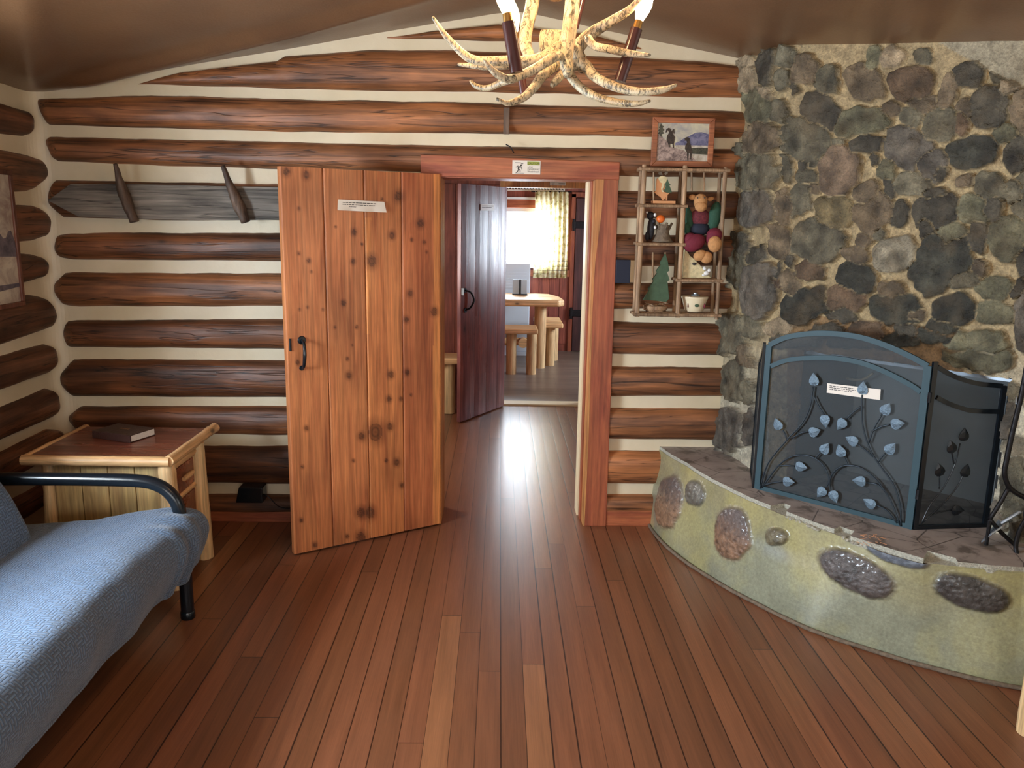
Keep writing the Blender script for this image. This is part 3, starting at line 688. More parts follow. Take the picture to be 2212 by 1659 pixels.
STN=[(135,250,50,85,0,'t'),(262,200,32,80,5,'d'),(350,160,45,50,0,'g'),(350,270,38,42,0,'g'),(440,220,60,75,0,'b'),(540,265,62,80,0,'g'),(740,280,95,80,0,'b'),(770,160,42,55,0,'v'),(890,150,60,45,0,'t'),(975,290,95,75,0,'r'),(1030,150,35,45,0,'g'),(1160,320,40,85,20,'b'),(1270,235,65,62,0,'d'),(1430,240,60,30,0,'g'),(1380,400,85,108,0,'d'),(1250,420,40,55,0,'b'),(520,430,98,70,20,'d'),(722,475,130,70,0,'v'),(210,400,65,90,0,'v'),(310,420,38,60,0,'g'),(430,565,122,100,15,'g'),(225,570,75,75,0,'b'),(962,450,52,48,0,'g'),(1120,490,85,80,0,'g'),(1235,490,38,60,20,'r'),(1460,540,62,34,-20,'v'),(1285,640,125,76,-5,'k'),(960,620,128,98,20,'p'),(1070,690,80,70,20,'p'),(615,575,38,22,0,'g'),(752,610,66,44,0,'d'),(205,740,90,95,0,'g'),(335,720,25,65,0,'g'),(612,730,85,125,0,'t2'),(440,750,55,36,0,'g'),(490,680,26,20,0,'g'),(850,740,45,40,0,'v'),(780,685,30,16,20,'d'),(755,840,50,65,0,'b'),(1130,740,28,28,0,'d'),(990,800,90,60,-10,'g'),(1100,845,62,45,-20,'d'),(860,825,30,42,0,'d'),(1365,815,78,75,0,'g'),(1300,925,88,72,0,'v'),(1395,915,38,68,0,'d'),(1505,830,50,70,0,'g'),(1532,640,70,100,0,'d'),(408,880,55,80,0,'g'),(320,910,33,88,0,'b'),(185,930,75,80,0,'p'),(590,940,102,76,0,'y'),(785,950,78,100,20,'b'),(910,955,40,66,0,'d'),(1105,950,125,100,-35,'d'),(1060,1030,50,60,0,'d'),(500,1090,125,95,0,'g'),(825,1060,30,32,0,'g'),(730,1085,46,30,0,'b'),(900,1160,98,72,-10,'w'),(1120,1200,165,120,-50,'k'),(1180,1065,75,55,-20,'v'),(1320,1065,45,72,0,'d'),(1485,1080,100,118,-20,'v'),(305,1090,52,80,0,'b'),(120,1100,30,60,0,'d'),(195,1160,40,46,0,'d'),(98,1240,36,90,0,'g'),(215,1340,72,132,15,'p'),(360,1310,45,60,0,'b'),(470,1240,66,44,0,'r'),(710,1285,92,70,0,'k'),(640,1375,110,66,0,'r'),(435,1420,122,78,-15,'k'),(700,1165,62,48,0,'b'),(900,1445,122,76,10,'k'),(1190,1450,98,74,-15,'k'),(1390,1330,86,62,0,'v'),(1400,1465,102,58,0,'v'),(625,1475,72,30,0,'d'),(985,1470,55,36,0,'b'),(180,1535,38,50,0,'g'),(305,1535,68,42,0,'t'),(75,1570,60,95,0,'g'),(545,1555,92,34,0,'d'),(745,1545,80,40,0,'r'),(950,1560,62,40,0,'d'),(1105,1570,100,42,0,'k'),(1310,1630,140,70,0,'v'),(1250,1290,60,50,0,'g'),(1532,1330,32,40,0,'d'),(880,1355,60,45,0,'b'),(370,1190,15,36,0,'d'),(312,1240,13,42,0,'d'),(305,1312,11,30,0,'r'),(1480,310,50,40,0,'t'),(1040,380,60,40,0,'b'),(880,410,45,35,0,'b'),(400,325,15,30,0,'d'),(155,170,30,30,0,'t'),(490,820,30,25,0,'b'),(430,700,24,20,0,'d'),(130,620,20,28,0,'g'),(1240,780,35,30,0,'b'),(1320,1210,35,40,0,'b'),(240,330,35,35,0,'t')]
PAL={'g':(.110,.102,.078),'d':(.058,.053,.044),'k':(.034,.035,.030),'b':(.118,.092,.066),'t':(.26,.21,.155),'t2':(.17,.125,.095),'v':(.110,.108,.076),'r':(.095,.064,.044),'p':(.088,.080,.074),'y':(.16,.13,.075),'w':(.19,.175,.145)}  # y: grey stone, chandelier's gold highlight put into its colour
ST=[(1560+x*.422,60+y*.422,rx*.422,ry*.422,radians(a),PAL[c]) for x,y,rx,ry,a,c in STN]
ST+=[(1588,826,24,36,0,PAL['g']),(1584,930,29,44,0,PAL['p']),(1622,772,12,24,0,PAL['b']),(1630,845,12,20,0,PAL['g']),(1632,915,10,40,0,PAL['p']),(1570,1000,8,12,0,PAL['g']),(1836,738,44,13,0,PAL['k']),(1940,739,48,17,.05,PAL['k']),(2038,712,34,18,.1,PAL['k']),(1720,735,50,14,0,PAL['d']),(2116,768,66,28,.1,PAL['v']),(2185,850,26,20,0,PAL['g']),(2180,905,14,40,.1,PAL['p']),(2192,960,22,20,0,PAL['w']),(2190,1050,24,66,0,PAL['g']),(2160,1110,14,30,0,PAL['p']),(2200,1140,20,24,0,PAL['d']),(2240,420,50,60,0,PAL['g']),(2250,560,55,50,0,PAL['d']),(2245,700,50,60,0,PAL['p']),(2250,260,60,60,0,PAL['b']),(2260,880,40,60,0,PAL['g']),(2255,1020,36,50,0,PAL['d']),(2340,480,60,90,0,PAL['g']),(2350,700,60,80,0,PAL['b']),(2350,250,60,90,0,PAL['d']),(2360,950,60,90,0,PAL['v'])]
rn=random.Random(12)
for gx in range(2250,3000,105):
    for gy in range(-40,1500,95):
        if gx<2300 and 200<gy<1100: continue
        ST.append((gx+rn.uniform(-25,25)+(50 if (gy//95)%2 else 0),gy+rn.uniform(-20,20),rn.uniform(36,56),rn.uniform(30,46),rn.uniform(-.5,.5),PAL[rn.choice('gdbvpk')]))
SA=np.array([s[:5] for s in ST]);SCo=np.array([s[5] for s in ST]);rs=np.random.RandomState(3);SH=.018+.02*rs.rand(len(ST));SW=rs.rand(len(ST))
def stones(px,py):
    """px,py arrays -> height mask, stone index"""
    ca,sa=np.cos(SA[:,4]),np.sin(SA[:,4])
    dx=px[:,None]-SA[None,:,0];dy=py[:,None]-SA[None,:,1]
    u=(dx*ca+dy*sa)/(SA[:,2]*1.13);v=(-dx*sa+dy*ca)/(SA[:,3]*1.13)
    dd_=(np.abs(u)**2.5+np.abs(v)**2.5)**(1/2.5)
    s2=np.sort(dd_,axis=1);idx=np.argmin(dd_,axis=1);m=s2[:,0];gap=s2[:,1]-m
    k=np.clip((1.05-m)/.09,0,1)*np.clip(gap/.07-.12,0,1)
    return k*k*(3-2*k),idx
# opening
O1=(1.432,3.724);O2=(2.01,3.084);OZ=1.078
def s_of(p): return cum[1]+hypot(p[0]-A[0],p[1]-A[1])
so1,so2=s_of(O1),s_of(O2)
ds=.0062;nu=int(cum[-1]/ds);nv=340
P=[];U=[]
for j in range(nv):
    for i in range(nu):
        s=cum[-1]*i/(nu-1);x,y=plan_s(s);z=.42+(zc(x)+.03-.42)*j/(nv-1);P.append((x,y,z));U.append(s)
pp=np.array([proj(*p) for p in P])
wx=np.array([noise.noise(Vector(p)*9)*12+noise.noise(Vector(p)*30)*7 for p in P]);wy=np.array([noise.noise(Vector(p)*9+V(9,9,9))*12+noise.noise(Vector(p)*30+V(5,1,9))*7 for p in P])
hm,si=stones(pp[:,0]+wx,pp[:,1]+wy)
# bare plaster triangle high on the right
pl2=(pp[:,1]<(100+ (pp[:,0]-2040)*.55))&(pp[:,0]>2030)&(pp[:,1]<190)
hm=np.where(pl2&(pp[:,0]>2110),0,hm)
vs=[];cc=[]
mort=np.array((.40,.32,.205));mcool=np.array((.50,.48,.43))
NM=[nrm_s(cum[-1]*i/(nu-1)) for i in range(nu)]
for q,(p,s) in enumerate(zip(P,U)):
    nx_,ny_=NM[q%nu];k=hm[q];i=si[q];pv=Vector(p)
    side=1.5 if s<cum[1]+.04 else 1.
    h=k*SH[i]*side+.006*noise.noise(pv*9)+k*.011*noise.noise(pv*24+V(i,0,0))+k*.005*noise.noise(pv*70)+.002*noise.noise(pv*60)
    vs.append((p[0]+nx_*h,p[1]+ny_*h,p[2]+ .004*noise.noise(pv*30)))
    cool=min(1,max(0,(pp[q,1]-700)/200)) * (1 if pp[q,0]>2090 or pp[q,0]<1660 else .0)  # whiter low mortar: partly its own, partly cool window light painted in
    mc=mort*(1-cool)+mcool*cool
    if p[2]<1.25 and 1700<pp[q,0]<2080 : mc=mc*np.array((.62,.50,.42))   # smoke stain above the firebox
    if pl2[q]: mc=np.array((.36,.33,.27))
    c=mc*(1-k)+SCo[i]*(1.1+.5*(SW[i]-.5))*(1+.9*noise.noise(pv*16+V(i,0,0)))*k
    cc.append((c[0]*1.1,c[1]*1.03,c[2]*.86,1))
fs=[]
for j in range(nv-1):
    for i in range(nu-1):
        s=cum[-1]*(i+.5)/(nu-1);z=P[j*nu+i][2]
        jag=.012*noise.noise(V(s*14,z*14,2))
        if so1+jag<s<so2+jag*1.5 and z<OZ+jag*.6: continue
        fs.append((j*nu+i,(j+1)*nu+i,(j+1)*nu+i+1,j*nu+i+1))
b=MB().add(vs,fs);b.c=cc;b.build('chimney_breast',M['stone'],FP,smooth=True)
# firebox
inn=(.742,.670);dr=(.670,-.742)
def fb(p,dep,al): return (p[0]+inn[0]*dep+dr[0]*al,p[1]+inn[1]*dep+dr[1]*al)
a0,a1=fb(O1,.0,-.01),fb(O2,.0,.02);c0,c1=fb(O1,.36,.10),fb(O2,.36,-.10)
b=MB();z0,z1=.44,OZ+.03
b.add([(c0[0],c0[1],z0),(c1[0],c1[1],z0),(c1[0],c1[1],z1),(c0[0],c0[1],z1)],[(0,1,2,3)])
b.build('firebox_back',M['firebox'],FP)
for p_,c_ in ((a0,c0),(a1,c1)): MB().add([(*p_,z0),(*c_,z0),(*c_,z1),(*p_,z1)],[(0,1,2,3)]).build('firebox_side',M['soot'],FP)
b=MB().add([(*a0,z1),(*a1,z1),(*c1,z1),(*c0,z1)],[(0,1,2,3)]);b.build('firebox_top',M['soot'],FP)
b=MB().prism([(*fb(O1,.01,-.02),OZ-.012),(*fb(O2,.01,.03),OZ-.012),(*fb(O2,.05,.03),OZ-.012),(*fb(O1,.05,-.02),OZ-.012)],(0,0,.014));b.build('lintel_bar',M['tin'],FP)
b=MB();fp=lambda px,py:onpl(px,py,fb(O1,.30,0),fb(O2,.30,0))
b.tube(spline([fp(1785,805),fp(1800,806),fp(1830,818),fp(1862,820),fp(1886,806)],5),.006,6);b.build('poker_hook',M['bead'],FP,label='pale bent handle inside the firebox')
# hearth
CN=(2.52,4.32)
bot=[onz(*p,0) for p in [(1404,1137),(1440,1180),(1537,1250),(1643,1309),(1757,1364),(1883,1406),(1997,1440),(2170,1482)]]+[V(2.2,2.60,0),V(2.53,2.55,0)]
bot[0]=V(.862,4.31,0)
top=[V(.893,4.31,.42)]+[onz(*p,.412) for p in [(1482,1014),(1567,1065),(1662,1109),(1761,1149),(1866,1184),(1997,1225),(2212,1246)]]+[V(2.2,2.55,.41),V(2.53,2.50,.41)]
def polar(pts): 
    r=sorted((atan2(CN[1]-p.y,CN[0]-p.x),hypot(p.x-CN[0],p.y-CN[1])) for p in pts);return [a for a,_ in r],[q for _,q in r]
BA,BR=polar(bot);TA,TR=polar(top)
nA,nZ=520,90
ES=[(1447,1085,27,58,.12,(.32,.19,.11)),(1502,1066,21,27,0,(.16,.15,.12)),(1583,1152,40,56,0,(.30,.17,.10)),(1678,1159,24,19,.1,(.20,.17,.10)),(1850,1238,88,38,.46,(.13,.11,.10)),(2100,1280,84,35,.28,(.085,.075,.068)),(1938,1195,70,22,.32,(.20,.23,.27))]
vs=[];cc=[]
for j in range(nZ):
    for i in range(nA):
        a=.0+1.57*i/(nA-1);v=j/(nZ-1)
        r0=float(np.interp(a,BA,BR));r1=float(np.interp(a,TA,TR));w=v+.9*v*(1-v)*(-.55)
        r=r0+(r1-r0)*w;z=.43*v
        x=CN[0]-r*cos(a);y=CN[1]-r*sin(a)
        if v>.0: r-=.006*noise.noise(V(x*3,y*3,z*3))
        px,py=proj(x,y,z);px2=px+4*noise.noise(V(x*14,y*14,z*14));py2=py+4*noise.noise(V(x*14,y*14,z*14+7))
        col=np.array((.27,.275,.19));gl=1;h=0;pv=V(x,y,z)
        hiY=noise.noise(V(x*2.6,y*2.6,z*5+2));col=col*(1+.35*hiY)
        # whitish sheen band painted into the concrete's colour
        wsheen=1.3*max(0,1-abs(py-(1200+ (px-1700)*.36))/24)*max(0,1-abs(px-1730)/130);col=col+(np.array((.36,.38,.34))-col)*min(1,wsheen*1.1)
        yb=min(1,max(0,(v-.52+.25*noise.noise(V(x*4,y*4,1)))/.25));col=col+(np.array((.36,.31,.15))-col)*.55*yb
        for k,(ex_,ey_,rx,ry,an,c3) in enumerate(ES):
            dx,dy=px2-ex_,py2-ey_;u_=(dx*cos(an)+dy*sin(an))/rx;w_=(-dx*sin(an)+dy*cos(an))/ry;d=(abs(u_)**2.2+abs(w_)**2.2)**.4545
            if d<1.25:
                t_=min(1,max(0,(1.12-d)/.2));h=max(h,.022*sqrt(max(0,1-min(1,d)**2))+.002*t_)
                m=.8+.5*noise.noise(pv*55)+.35*noise.noise(pv*20);c4=np.array(c3)*max(.25,m)
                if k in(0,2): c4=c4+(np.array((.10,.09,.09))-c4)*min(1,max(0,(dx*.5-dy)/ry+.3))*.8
                col=col*(1-t_)+c4*t_;gl=min(gl,1-t_)
        rr_=r+h+(.004*noise.noise(pv*90) if h>0 else 0)
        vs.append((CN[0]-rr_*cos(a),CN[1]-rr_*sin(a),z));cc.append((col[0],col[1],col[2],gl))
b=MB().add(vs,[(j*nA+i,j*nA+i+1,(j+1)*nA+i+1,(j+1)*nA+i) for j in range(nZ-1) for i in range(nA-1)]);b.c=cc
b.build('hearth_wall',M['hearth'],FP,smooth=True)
# flat mortar ledge and the flagstones on it
def ring(fr0,fr1,z,n=200):
    v0=[];v1=[]
    for i in range(n):
        a=1.57*i/(n-1);r=float(np.interp(a,TA,TR));v0.append((CN[0]-(r+fr0(a))*cos(a),CN[1]-(r+fr0(a))*sin(a),z));v1.append((CN[0]-fr1*cos(a),CN[1]-fr1*sin(a),z))
    return v0,v1
v0,v1=ring(lambda a:0,.5,.428);b=MB().add(v0+v1,[(i,i+1,200+i+1,200+i) for i in range(199)]);b.build('hearth_bed',M['aggr'],FP)
def chip(a):
    r=float(np.interp(a,TA,TR));px,py=proj(CN[0]-r*cos(a),CN[1]-r*sin(a),.43);o=-.004+.004*noise.noise(V(a*30,0,0))
    if 1663<px<1694: o=-.075*min(1,(px-1663)/6)*min(1,(1694-px)/10)-.01
    if 1694<=px<1800: o=-.014
    if 1800<=px<1835: o=-.06
    if 1835<=px<1996: o=.006
    if 1996<=px<2066: o=-.085+.045*(px-1996)/70
    return o
n=420;T0=[];T1=[]
for i in range(n):
    a=1.57*i/(n-1);r=float(np.interp(a,TA,TR))+chip(a);T0.append((CN[0]-r*cos(a),CN[1]-r*sin(a)));T1.append((CN[0]-.4*cos(a),CN[1]-.4*sin(a)))
b=MB();zz=.447
b.m=0;b.add([(x,y,zz) for x,y in T0]+[(x,y,zz) for x,y in T1],[(i,i+1,n+i+1,n+i) for i in range(n-1)])
b.m=1;b.add([(x,y,.415) for x,y in T0]+[(x,y,zz) for x,y in T0],[(i,i+1,n+i+1,n+i) for i in range(n-1)])
b.build('hearth_slab',[M['slab'],M['aggr']],FP,label='dark flagstone slab with pale chipped edge')
# loose chipped mortar at the broken edge
rn=random.Random(4);b=MB()
for k in range(26):
    px=rn.uniform(1700,1860);p=onz(px,1118+(px-1700)*.36+rn.uniform(-3,4),.425);b.ell((p.x,p.y,.427),(rn.uniform(.006,.018),rn.uniform(.005,.012),.006),nu=7,nv=5,jit=.4)
b.build('mortar_crumbs',M['aggr'],FP,kind='stuff')
b=MB()
for k in range(16):
    c=onz(rn.uniform(1850,1905),rn.uniform(1155,1172),.452);a=rn.uniform(-.6,.6)-.7;l=rn.uniform(.01,.035);b.tube([c,c+V(cos(a)*l,sin(a)*l,rn.uniform(-.015,.004))],.0008,4)
b.build('straw',M['bright'],FP,kind='stuff',label='dry brown straw in the crack')
# wooden quarter round along its foot
pts=[V(CN[0]-(float(np.interp(a,BA,BR))+.010)*cos(a),CN[1]-(float(np.interp(a,BA,BR))+.010)*sin(a),.008) for a in np.linspace(.02,1.57,90)]
MB().tube(pts,.009,8,jit=.3).build('trim_18',M['stump'],kind='structure',smooth=True)
# ================================================================ FIREPLACE SCREEN
S0=(1.208,3.60);S1=(1.70,3.098);S2=(2.02,3.135);SL_=(1.262,3.83)
scr=empty('fireplace_screen',(1.45,3.35,.447),'three-panel arched steel fireplace screen with leaf vines standing on the hearth','fireplace screen')
def mp(px,py,off=0):
    n_=V(S1[1]-S0[1],-(S1[0]-S0[0]),0).normalized();return onpl(px,py,S0,S1)+n_*off
def rp(px,py,off=0):
    n_=V(S2[1]-S1[1],-(S2[0]-S1[0]),0).normalized();return onpl(px,py,S1,S2)+n_*off
n_m=V(S1[1]-S0[1],-(S1[0]-S0[0]),0).normalized();n_r=V(S2[1]-S1[1],-(S2[0]-S1[0]),0).normalized()
def c3(x,y): return (1620+x*.2676,700+y*.2676)
def bar(pts,w,n_,th=.012):
    """flat bar of width w following pts, standing in the panel"""
    b=MB();N=len(pts);vs=[]
    for i,p in enumerate(pts):
        t=(pts[min(i+1,N-1)]-pts[max(i-1,0)]).normalized();s=t.cross(n_).normalized()*w/2
        vs+=[p+s+n_*th/2,p-s+n_*th/2,p-s-n_*th/2,p+s-n_*th/2]
    fs=[(4*i+k,4*i+(k+1)%4,4*(i+1)+(k+1)%4,4*(i+1)+k) for i in range(N-1) for k in range(4)]+[(0,1,2,3),(4*N-1,4*N-2,4*N-3,4*N-4)]
    return b.add(vs,fs)
oa=spline([mp(*c3(*p)) for p in [(158,168),(300,106),(500,76),(700,78),(900,108),(1100,172),(1300,262),(1438,338)]],5)
ia=spline([mp(*c3(*p)) for p in [(170,340),(300,292),(500,272),(700,276),(900,312),(1100,388),(1300,492),(1380,548)]],5)
zb=.455
TLp,TRp=oa[0],oa[-1];BLp=V(S0[0]+.010,S0[1]-.010,zb);BRp=V(S1[0]-.01,S1[1]+.01,zb)
frm=bar([V(BLp.x,BLp.y,zb-.008),TLp],.026,n_m);f2=bar([V(BRp.x,BRp.y,zb-.008),V(BRp.x,BRp.y,TRp.z)],.028,n_m)
frm.add(f2.v,f2.f);f3=bar([BLp,BRp],.024,n_m);frm.add(f3.v,f3.f)
f3=bar(oa,.022,n_m);frm.add(f3.v,f3.f);f3=bar(ia,.020,n_m);frm.add(f3.v,f3.f)
main=frm.build('centre_frame',M['steel'],scr,label='arched blue-grey centre frame')
poly=[BLp-n_m*.008,BRp-n_m*.008]+[p-n_m*.008 for p in reversed(oa)]
MB().prism(poly,-n_m*.002).build('wire_mesh',M['mesh'],main)
ro=spline([rp(*c3(*p)) for p in [(1512,345),(1600,398),(1700,442),(1850,482),(2035,500)]],5);ri=spline([rp(*c3(*p)) for p in [(1508,592),(1600,640),(1700,676),(1800,700),(2010,706)]],5)
R0=V(S1[0]+.012,S1[1]+.002,zb);R1_=V(S2[0],S2[1],zb)
frm=bar([V(R0.x,R0.y,zb-.008),V(R0.x,R0.y,ro[0].z+.02)],.020,n_r);f3=bar([V(R1_.x,R1_.y,zb-.008),V(R1_.x,R1_.y,ro[-1].z)],.020,n_r);frm.add(f3.v,f3.f)
for q in ([R0,R1_],ro,ri): f3=bar(q,.018,n_r);frm.add(f3.v,f3.f)
rgt=frm.build('side_frame',M['black'],scr,label='black right side frame')
MB().prism([R0-n_r*.008,R1_-n_r*.008]+[p-n_r*.008 for p in reversed(ro)],-n_r*.002).build('wire_mesh',M['mesh'],rgt)
n_l=V(S0[1]-SL_[1],-(S0[0]-SL_[0]),0).normalized();L0=V(S0[0]-.003,S0[1]+.01,zb);L1=V(SL_[0],SL_[1],zb)
frm=bar([V(L0.x,L0.y,zb-.008),V(L0.x,L0.y,TLp.z+.005)],.020,n_l);f3=bar([V(L1.x,L1.y,zb-.008),V(L1.x,L1.y,TLp.z-.12)],.020,n_l);frm.add(f3.v,f3.f)
for q in ([L0,L1],[V(L0.x,L0.y,TLp.z),(V(L0.x,L0.y,TLp.z)+V(L1.x,L1.y,TLp.z-.12))/2-V(0,0,.02),V(L1.x,L1.y,TLp.z-.12)]): f3=bar(q,.018,n_l);frm.add(f3.v,f3.f)
lf=frm.build('side_frame',M['black'],scr,label='black left side frame')
MB().prism([L0,L1,V(L1.x,L1.y,TLp.z-.12),V(L0.x,L0.y,TLp.z)],n_l*.002).build('wire_mesh',M['mesh'],lf)
for z in (.60,1.0):
    MB().tube([V(S1[0]+.001,S1[1]-.006,z-.02),V(S1[0]+.001,S1[1]-.006,z+.02)],.008,8).build('hinge',M['black'],scr)
c4=lambda x,y:(1600+x*.3376,680+y*.3376)
def vine(fn,off,chains,r,mat,par):
    for ch in chains: 
        MB().tube(spline([fn(*c4(*p),off) for p in ch],4),r,6).build('vine_stem',mat,par,smooth=True)
def leaf(fn,n_,off,c,d,l,mat,par):
    """heart leaf centred at photo point c pointing along d"""
    C_=fn(*c4(*c),off);T=(fn(*c4(c[0]+d[0],c[1]+d[1]),off)-C_).normalized();S=T.cross(n_).normalized()
    prof=[(-.5,0),(-.46,.26),(-.25,.40),(0,.36),(.22,.22),(.5,0)];vs=[];fs=[]
    for (u,w) in prof: vs+=[C_+T*u*l-S*w*l+n_*.001,C_+T*u*l+n_*(.006 if abs(u)<.45 else .002),C_+T*u*l+S*w*l+n_*.001]
    for i in range(len(prof)-1):
        a=3*i;fs+=[(a,a+1,a+4,a+3),(a+1,a+2,a+5,a+4)]
    vs2=[v-n_*.0025 for v in vs];m=len(vs);fs+=[tuple(reversed([k+m for k in f])) for f in fs]
    MB().add(vs+vs2,fs).build('leaf',mat,par,label=None)
vine(mp,.008,[[(130,1110),(180,950),(300,800),(400,690),(450,580),(468,460)],[(475,520),(500,575),(540,640)],[(330,790),(390,755),(440,745)],[(300,795),(290,765),(275,735)],
 [(140,1105),(240,970),(320,910),(400,895),(480,915),(540,970),(568,1040),(565,1080),(540,1110)],[(240,965),(300,962),(350,967)],[(150,1090),(210,1072),(270,1065)],[(485,915),(505,890),(530,870)],
 [(590,1140),(575,1100),(580,1040),(620,985),(690,960),(780,980),(870,1050),(960,1180),(1025,1345)],[(690,955),(678,930),(665,905)],[(810,1072),(880,1085),(950,1150)],[(875,1215),(940,1250),(1005,1330)],
 [(1030,1350),(1025,1220),(980,1080),(880,940),(820,830),(785,700),(780,560),(783,510)],[(775,585),(720,625),(680,665)],[(825,815),(860,720),(910,635)],[(845,745),(900,715),(960,700)],[(850,905),(800,860),(750,825)],[(885,940),(905,910),(930,885)]],.0035,M['steeld'],main)
for c,d in [((475,410),(-4,-50)),((547,680),(5,50)),((482,745),(50,-15)),((242,695),(-20,-50)),((520,1135),(-30,35)),((397,970),(50,10)),((315,1065),(50,5)),((548,850),(28,-40)),((605,1162),(20,50)),((645,865),(-15,-50)),((763,1060),(-50,-8)),((828,1200),(-45,-30)),((788,465),(5,-50)),((648,700),(-25,35)),((938,598),(30,-45)),((1012,695),(50,-5)),((715,800),(-50,-28)),((967,850),(40,-42))]:
    leaf(mp,n_m,.011,c,d,.056,M['leaf'],main)
vine(rp,.008,[[(1145,1340),(1200,1220),(1290,1100),(1360,960),(1395,820)],[(1355,950),(1348,905),(1340,870)],[(1262,1110),(1264,1070),(1265,1030)],[(1150,1330),(1300,1190),(1380,1090),(1420,1010)],[(1190,1290),(1260,1260),(1345,1245)]],.0030,M['black'],rgt)
for c,d in [((1418,760),(5,-50)),((1338,838),(-10,-50)),((1262,985),(-8,-50)),((1430,990),(15,-50)),((1380,1245),(50,0))]: leaf(rp,n_r,.011,c,d,.056,M['black'],rgt)
c5=lambda u,v:(1780+u*.05877,815+v*.05877)
q=[mp(*c5(*p),.0055) for p in [(140,210),(2105,440),(2075,830),(120,560)]]
ns=MB().prism(q,n_m*.001).build('notice',M['paper'],scr,label='white paper notice strip taped to the mesh')
lines(ns,q[0],q[1]-q[0],q[3]-q[0],n_m*.0016,[(.05,.52,.2,.07),(.05,.55,.38,.07),(.05,.5,.56,.07)],M['ink'])
# ================================================================ CHANDELIER
CY0=2.0
def cp(px,py,d=0.): return ony(px,py,CY0+d)
ch=empty('antler_chandelier',(.13,CY0,1.95),'antler chandelier with candle bulbs hanging from the ridge of the ceiling','chandelier')
def ant(name,pts,rs,mat=M['antler'],k=6,n=12,par=ch,**kw):
    P_=spline([cp(*p) for p in pts],k);return MB().tube(P_,[r*CY0/1750 for r in lerpr(rs,len(P_))],n,jit=.10).build(name,mat,par,smooth=True,**kw)
def merged(name,chains,par=ch,**kw):
    b=MB()
    for pts,rs in chains:
        P_=spline([cp(*p) for p in pts],6);b.tube(P_,[r*CY0/1750 for r in lerpr(rs,len(P_))],12,jit=.10)
        b.ell(P_[0],rs[0]*CY0/1750*1.0,nu=10,nv=6);b.ell(P_[-1],rs[-1]*CY0/1750,nu=8,nv=5)
    return b.build(name,M['antler'],par,smooth=True,**kw)
merged('antler',[([(1238,-80,-.02),(1236,0,-.03),(1230,60,-.04),(1222,110,-.05),(1226,158,-.07)],[14,14,15,16,10]),
 ([(1206,104,-.05),(1180,122,-.06),(1144,132,-.07),(1092,132,-.06),(1032,131,-.05),(1000,116,-.05),(964,78,-.06),(936,39,-.08)],[13,12,11,10,9,8,6,3]),
 ([(1204,118,-.07),(1160,146,-.10),(1125,163,-.13),(1100,171,-.15),(1074,160,-.16),(1058,145,-.17),(1047,131,-.18)],[11,9,8,8,7,5,3]),
 ([(1102,172,-.15),(1087,177,-.12),(1055,190,-.10),(1030,187,-.09),(1017,176,-.08)],[8,7,6,5,3]),
 ([(1150,136,0),(1095,141,.0),(1050,144,.0),(1018,142,.0),(991,139,.0)],[9,8,7,5,3])])
merged('antler',[([(1160,-60,.08),(1149,10,.06),(1140,49,.05),(1135,95,.03),(1146,128,0)],[13,14,14,13,11]),
 ([(1198,140,.0),(1171,165,-.03),(1152,190,-.06),(1130,211,-.08),(1098,223,-.09),(1074,214,-.10)],[12,10,9,8,6,3]),
 ([(1215,160,-.02),(1200,176,-.05),(1193,184,-.07)],[9,8,5])])
merged('antler',[([(1405,-30,-.06),(1377,3,-.04),(1356,24,-.02),(1320,46,0),(1280,70,.02),(1252,98,.02),(1239,127,.01)],[4,6,8,10,12,14,13]),
 ([(1270,84,.0),(1285,100,-.02),(1320,107,-.05),(1361,116,-.07),(1403,119,-.09)],[9,8,8,7,3]),
 ([(1242,140,.0),(1262,140,-.02),(1285,165,-.05),(1323,185,-.09),(1375,198,-.12),(1429,195,-.14),(1460,184,-.15)],[13,13,10,9,8,7,3]),
 ([(1245,110,.0),(1250,128,.0),(1258,146,.0)],[13,16,12])])
merged('antler',[([(1214,130,.05),(1230,160,0),(1252,187,-.03),(1285,208,-.06),(1334,221,-.09),(1375,224,-.11),(1403,218,-.12)],[12,10,9,8,7,6,3])])
b=MB();b.tube([V(.125,CY0+.06,1.98+.19),V(.118,CY0+.06,zc(.118)-.02)],.015,12).lathe([(.05,0),(.06,-.02),(.02,-.05)],(.118,CY0+.06,zc(.118)-.001),20)
b.build('stem',M['antler'],ch,smooth=True,ang=.8)
a=cp(1166,68,.06);c=cp(1212,118,.06)
MB().box(a.x,c.x,CY0+.03,CY0+.09,c.z,a.z).build('junction_box',M['antler'],ch,bev=.006)
def candle(x0,y0,x1,y1,r,dep,lit=True,bulb=True):
    A_=cp(x0,y0,dep);B_=cp(x1,y1,dep);d=(A_-B_).normalized();rr=r*CY0/1750
    sl=MB().tube([B_,A_],[rr,rr],16).build('candle_sleeve',M['sleeve'],ch,smooth=True,ang=.7)
    MB().tube([A_,A_+d*.018],[rr*.75,rr*.65],14).build('socket',M['gold'],sl,smooth=True,ang=.7)
    if not bulb: return
    q=d.to_track_quat('Z','Y').to_matrix()
    prof=[(.008,0),(.011,.008),(.0165,.025),(.0185,.038),(.016,.056),(.010,.074),(.003,.090),(.001,.094)]
    MB().lathe(prof,A_+d*.016,18,q).build('bulb',M['bulb'],ch,smooth=True,label='glowing flame-shaped bulb')
    l=bpy.data.lights.new('bulb_light','POINT');l.energy=BULB;l.color=(1,.66,.34);l.shadow_soft_size=.02
    o=bpy.data.objects.new('bulb_light',l);o.location=A_+d*.135;COL.objects.link(o)
BULB=4.2
candle(1375,62,1339,176,12,-.03)
candle(1098,48,1116,157,12.5,-.16)
candle(1114,84,1132,204,9,.16)
candle(1262,-30,1240,60,10,.18)
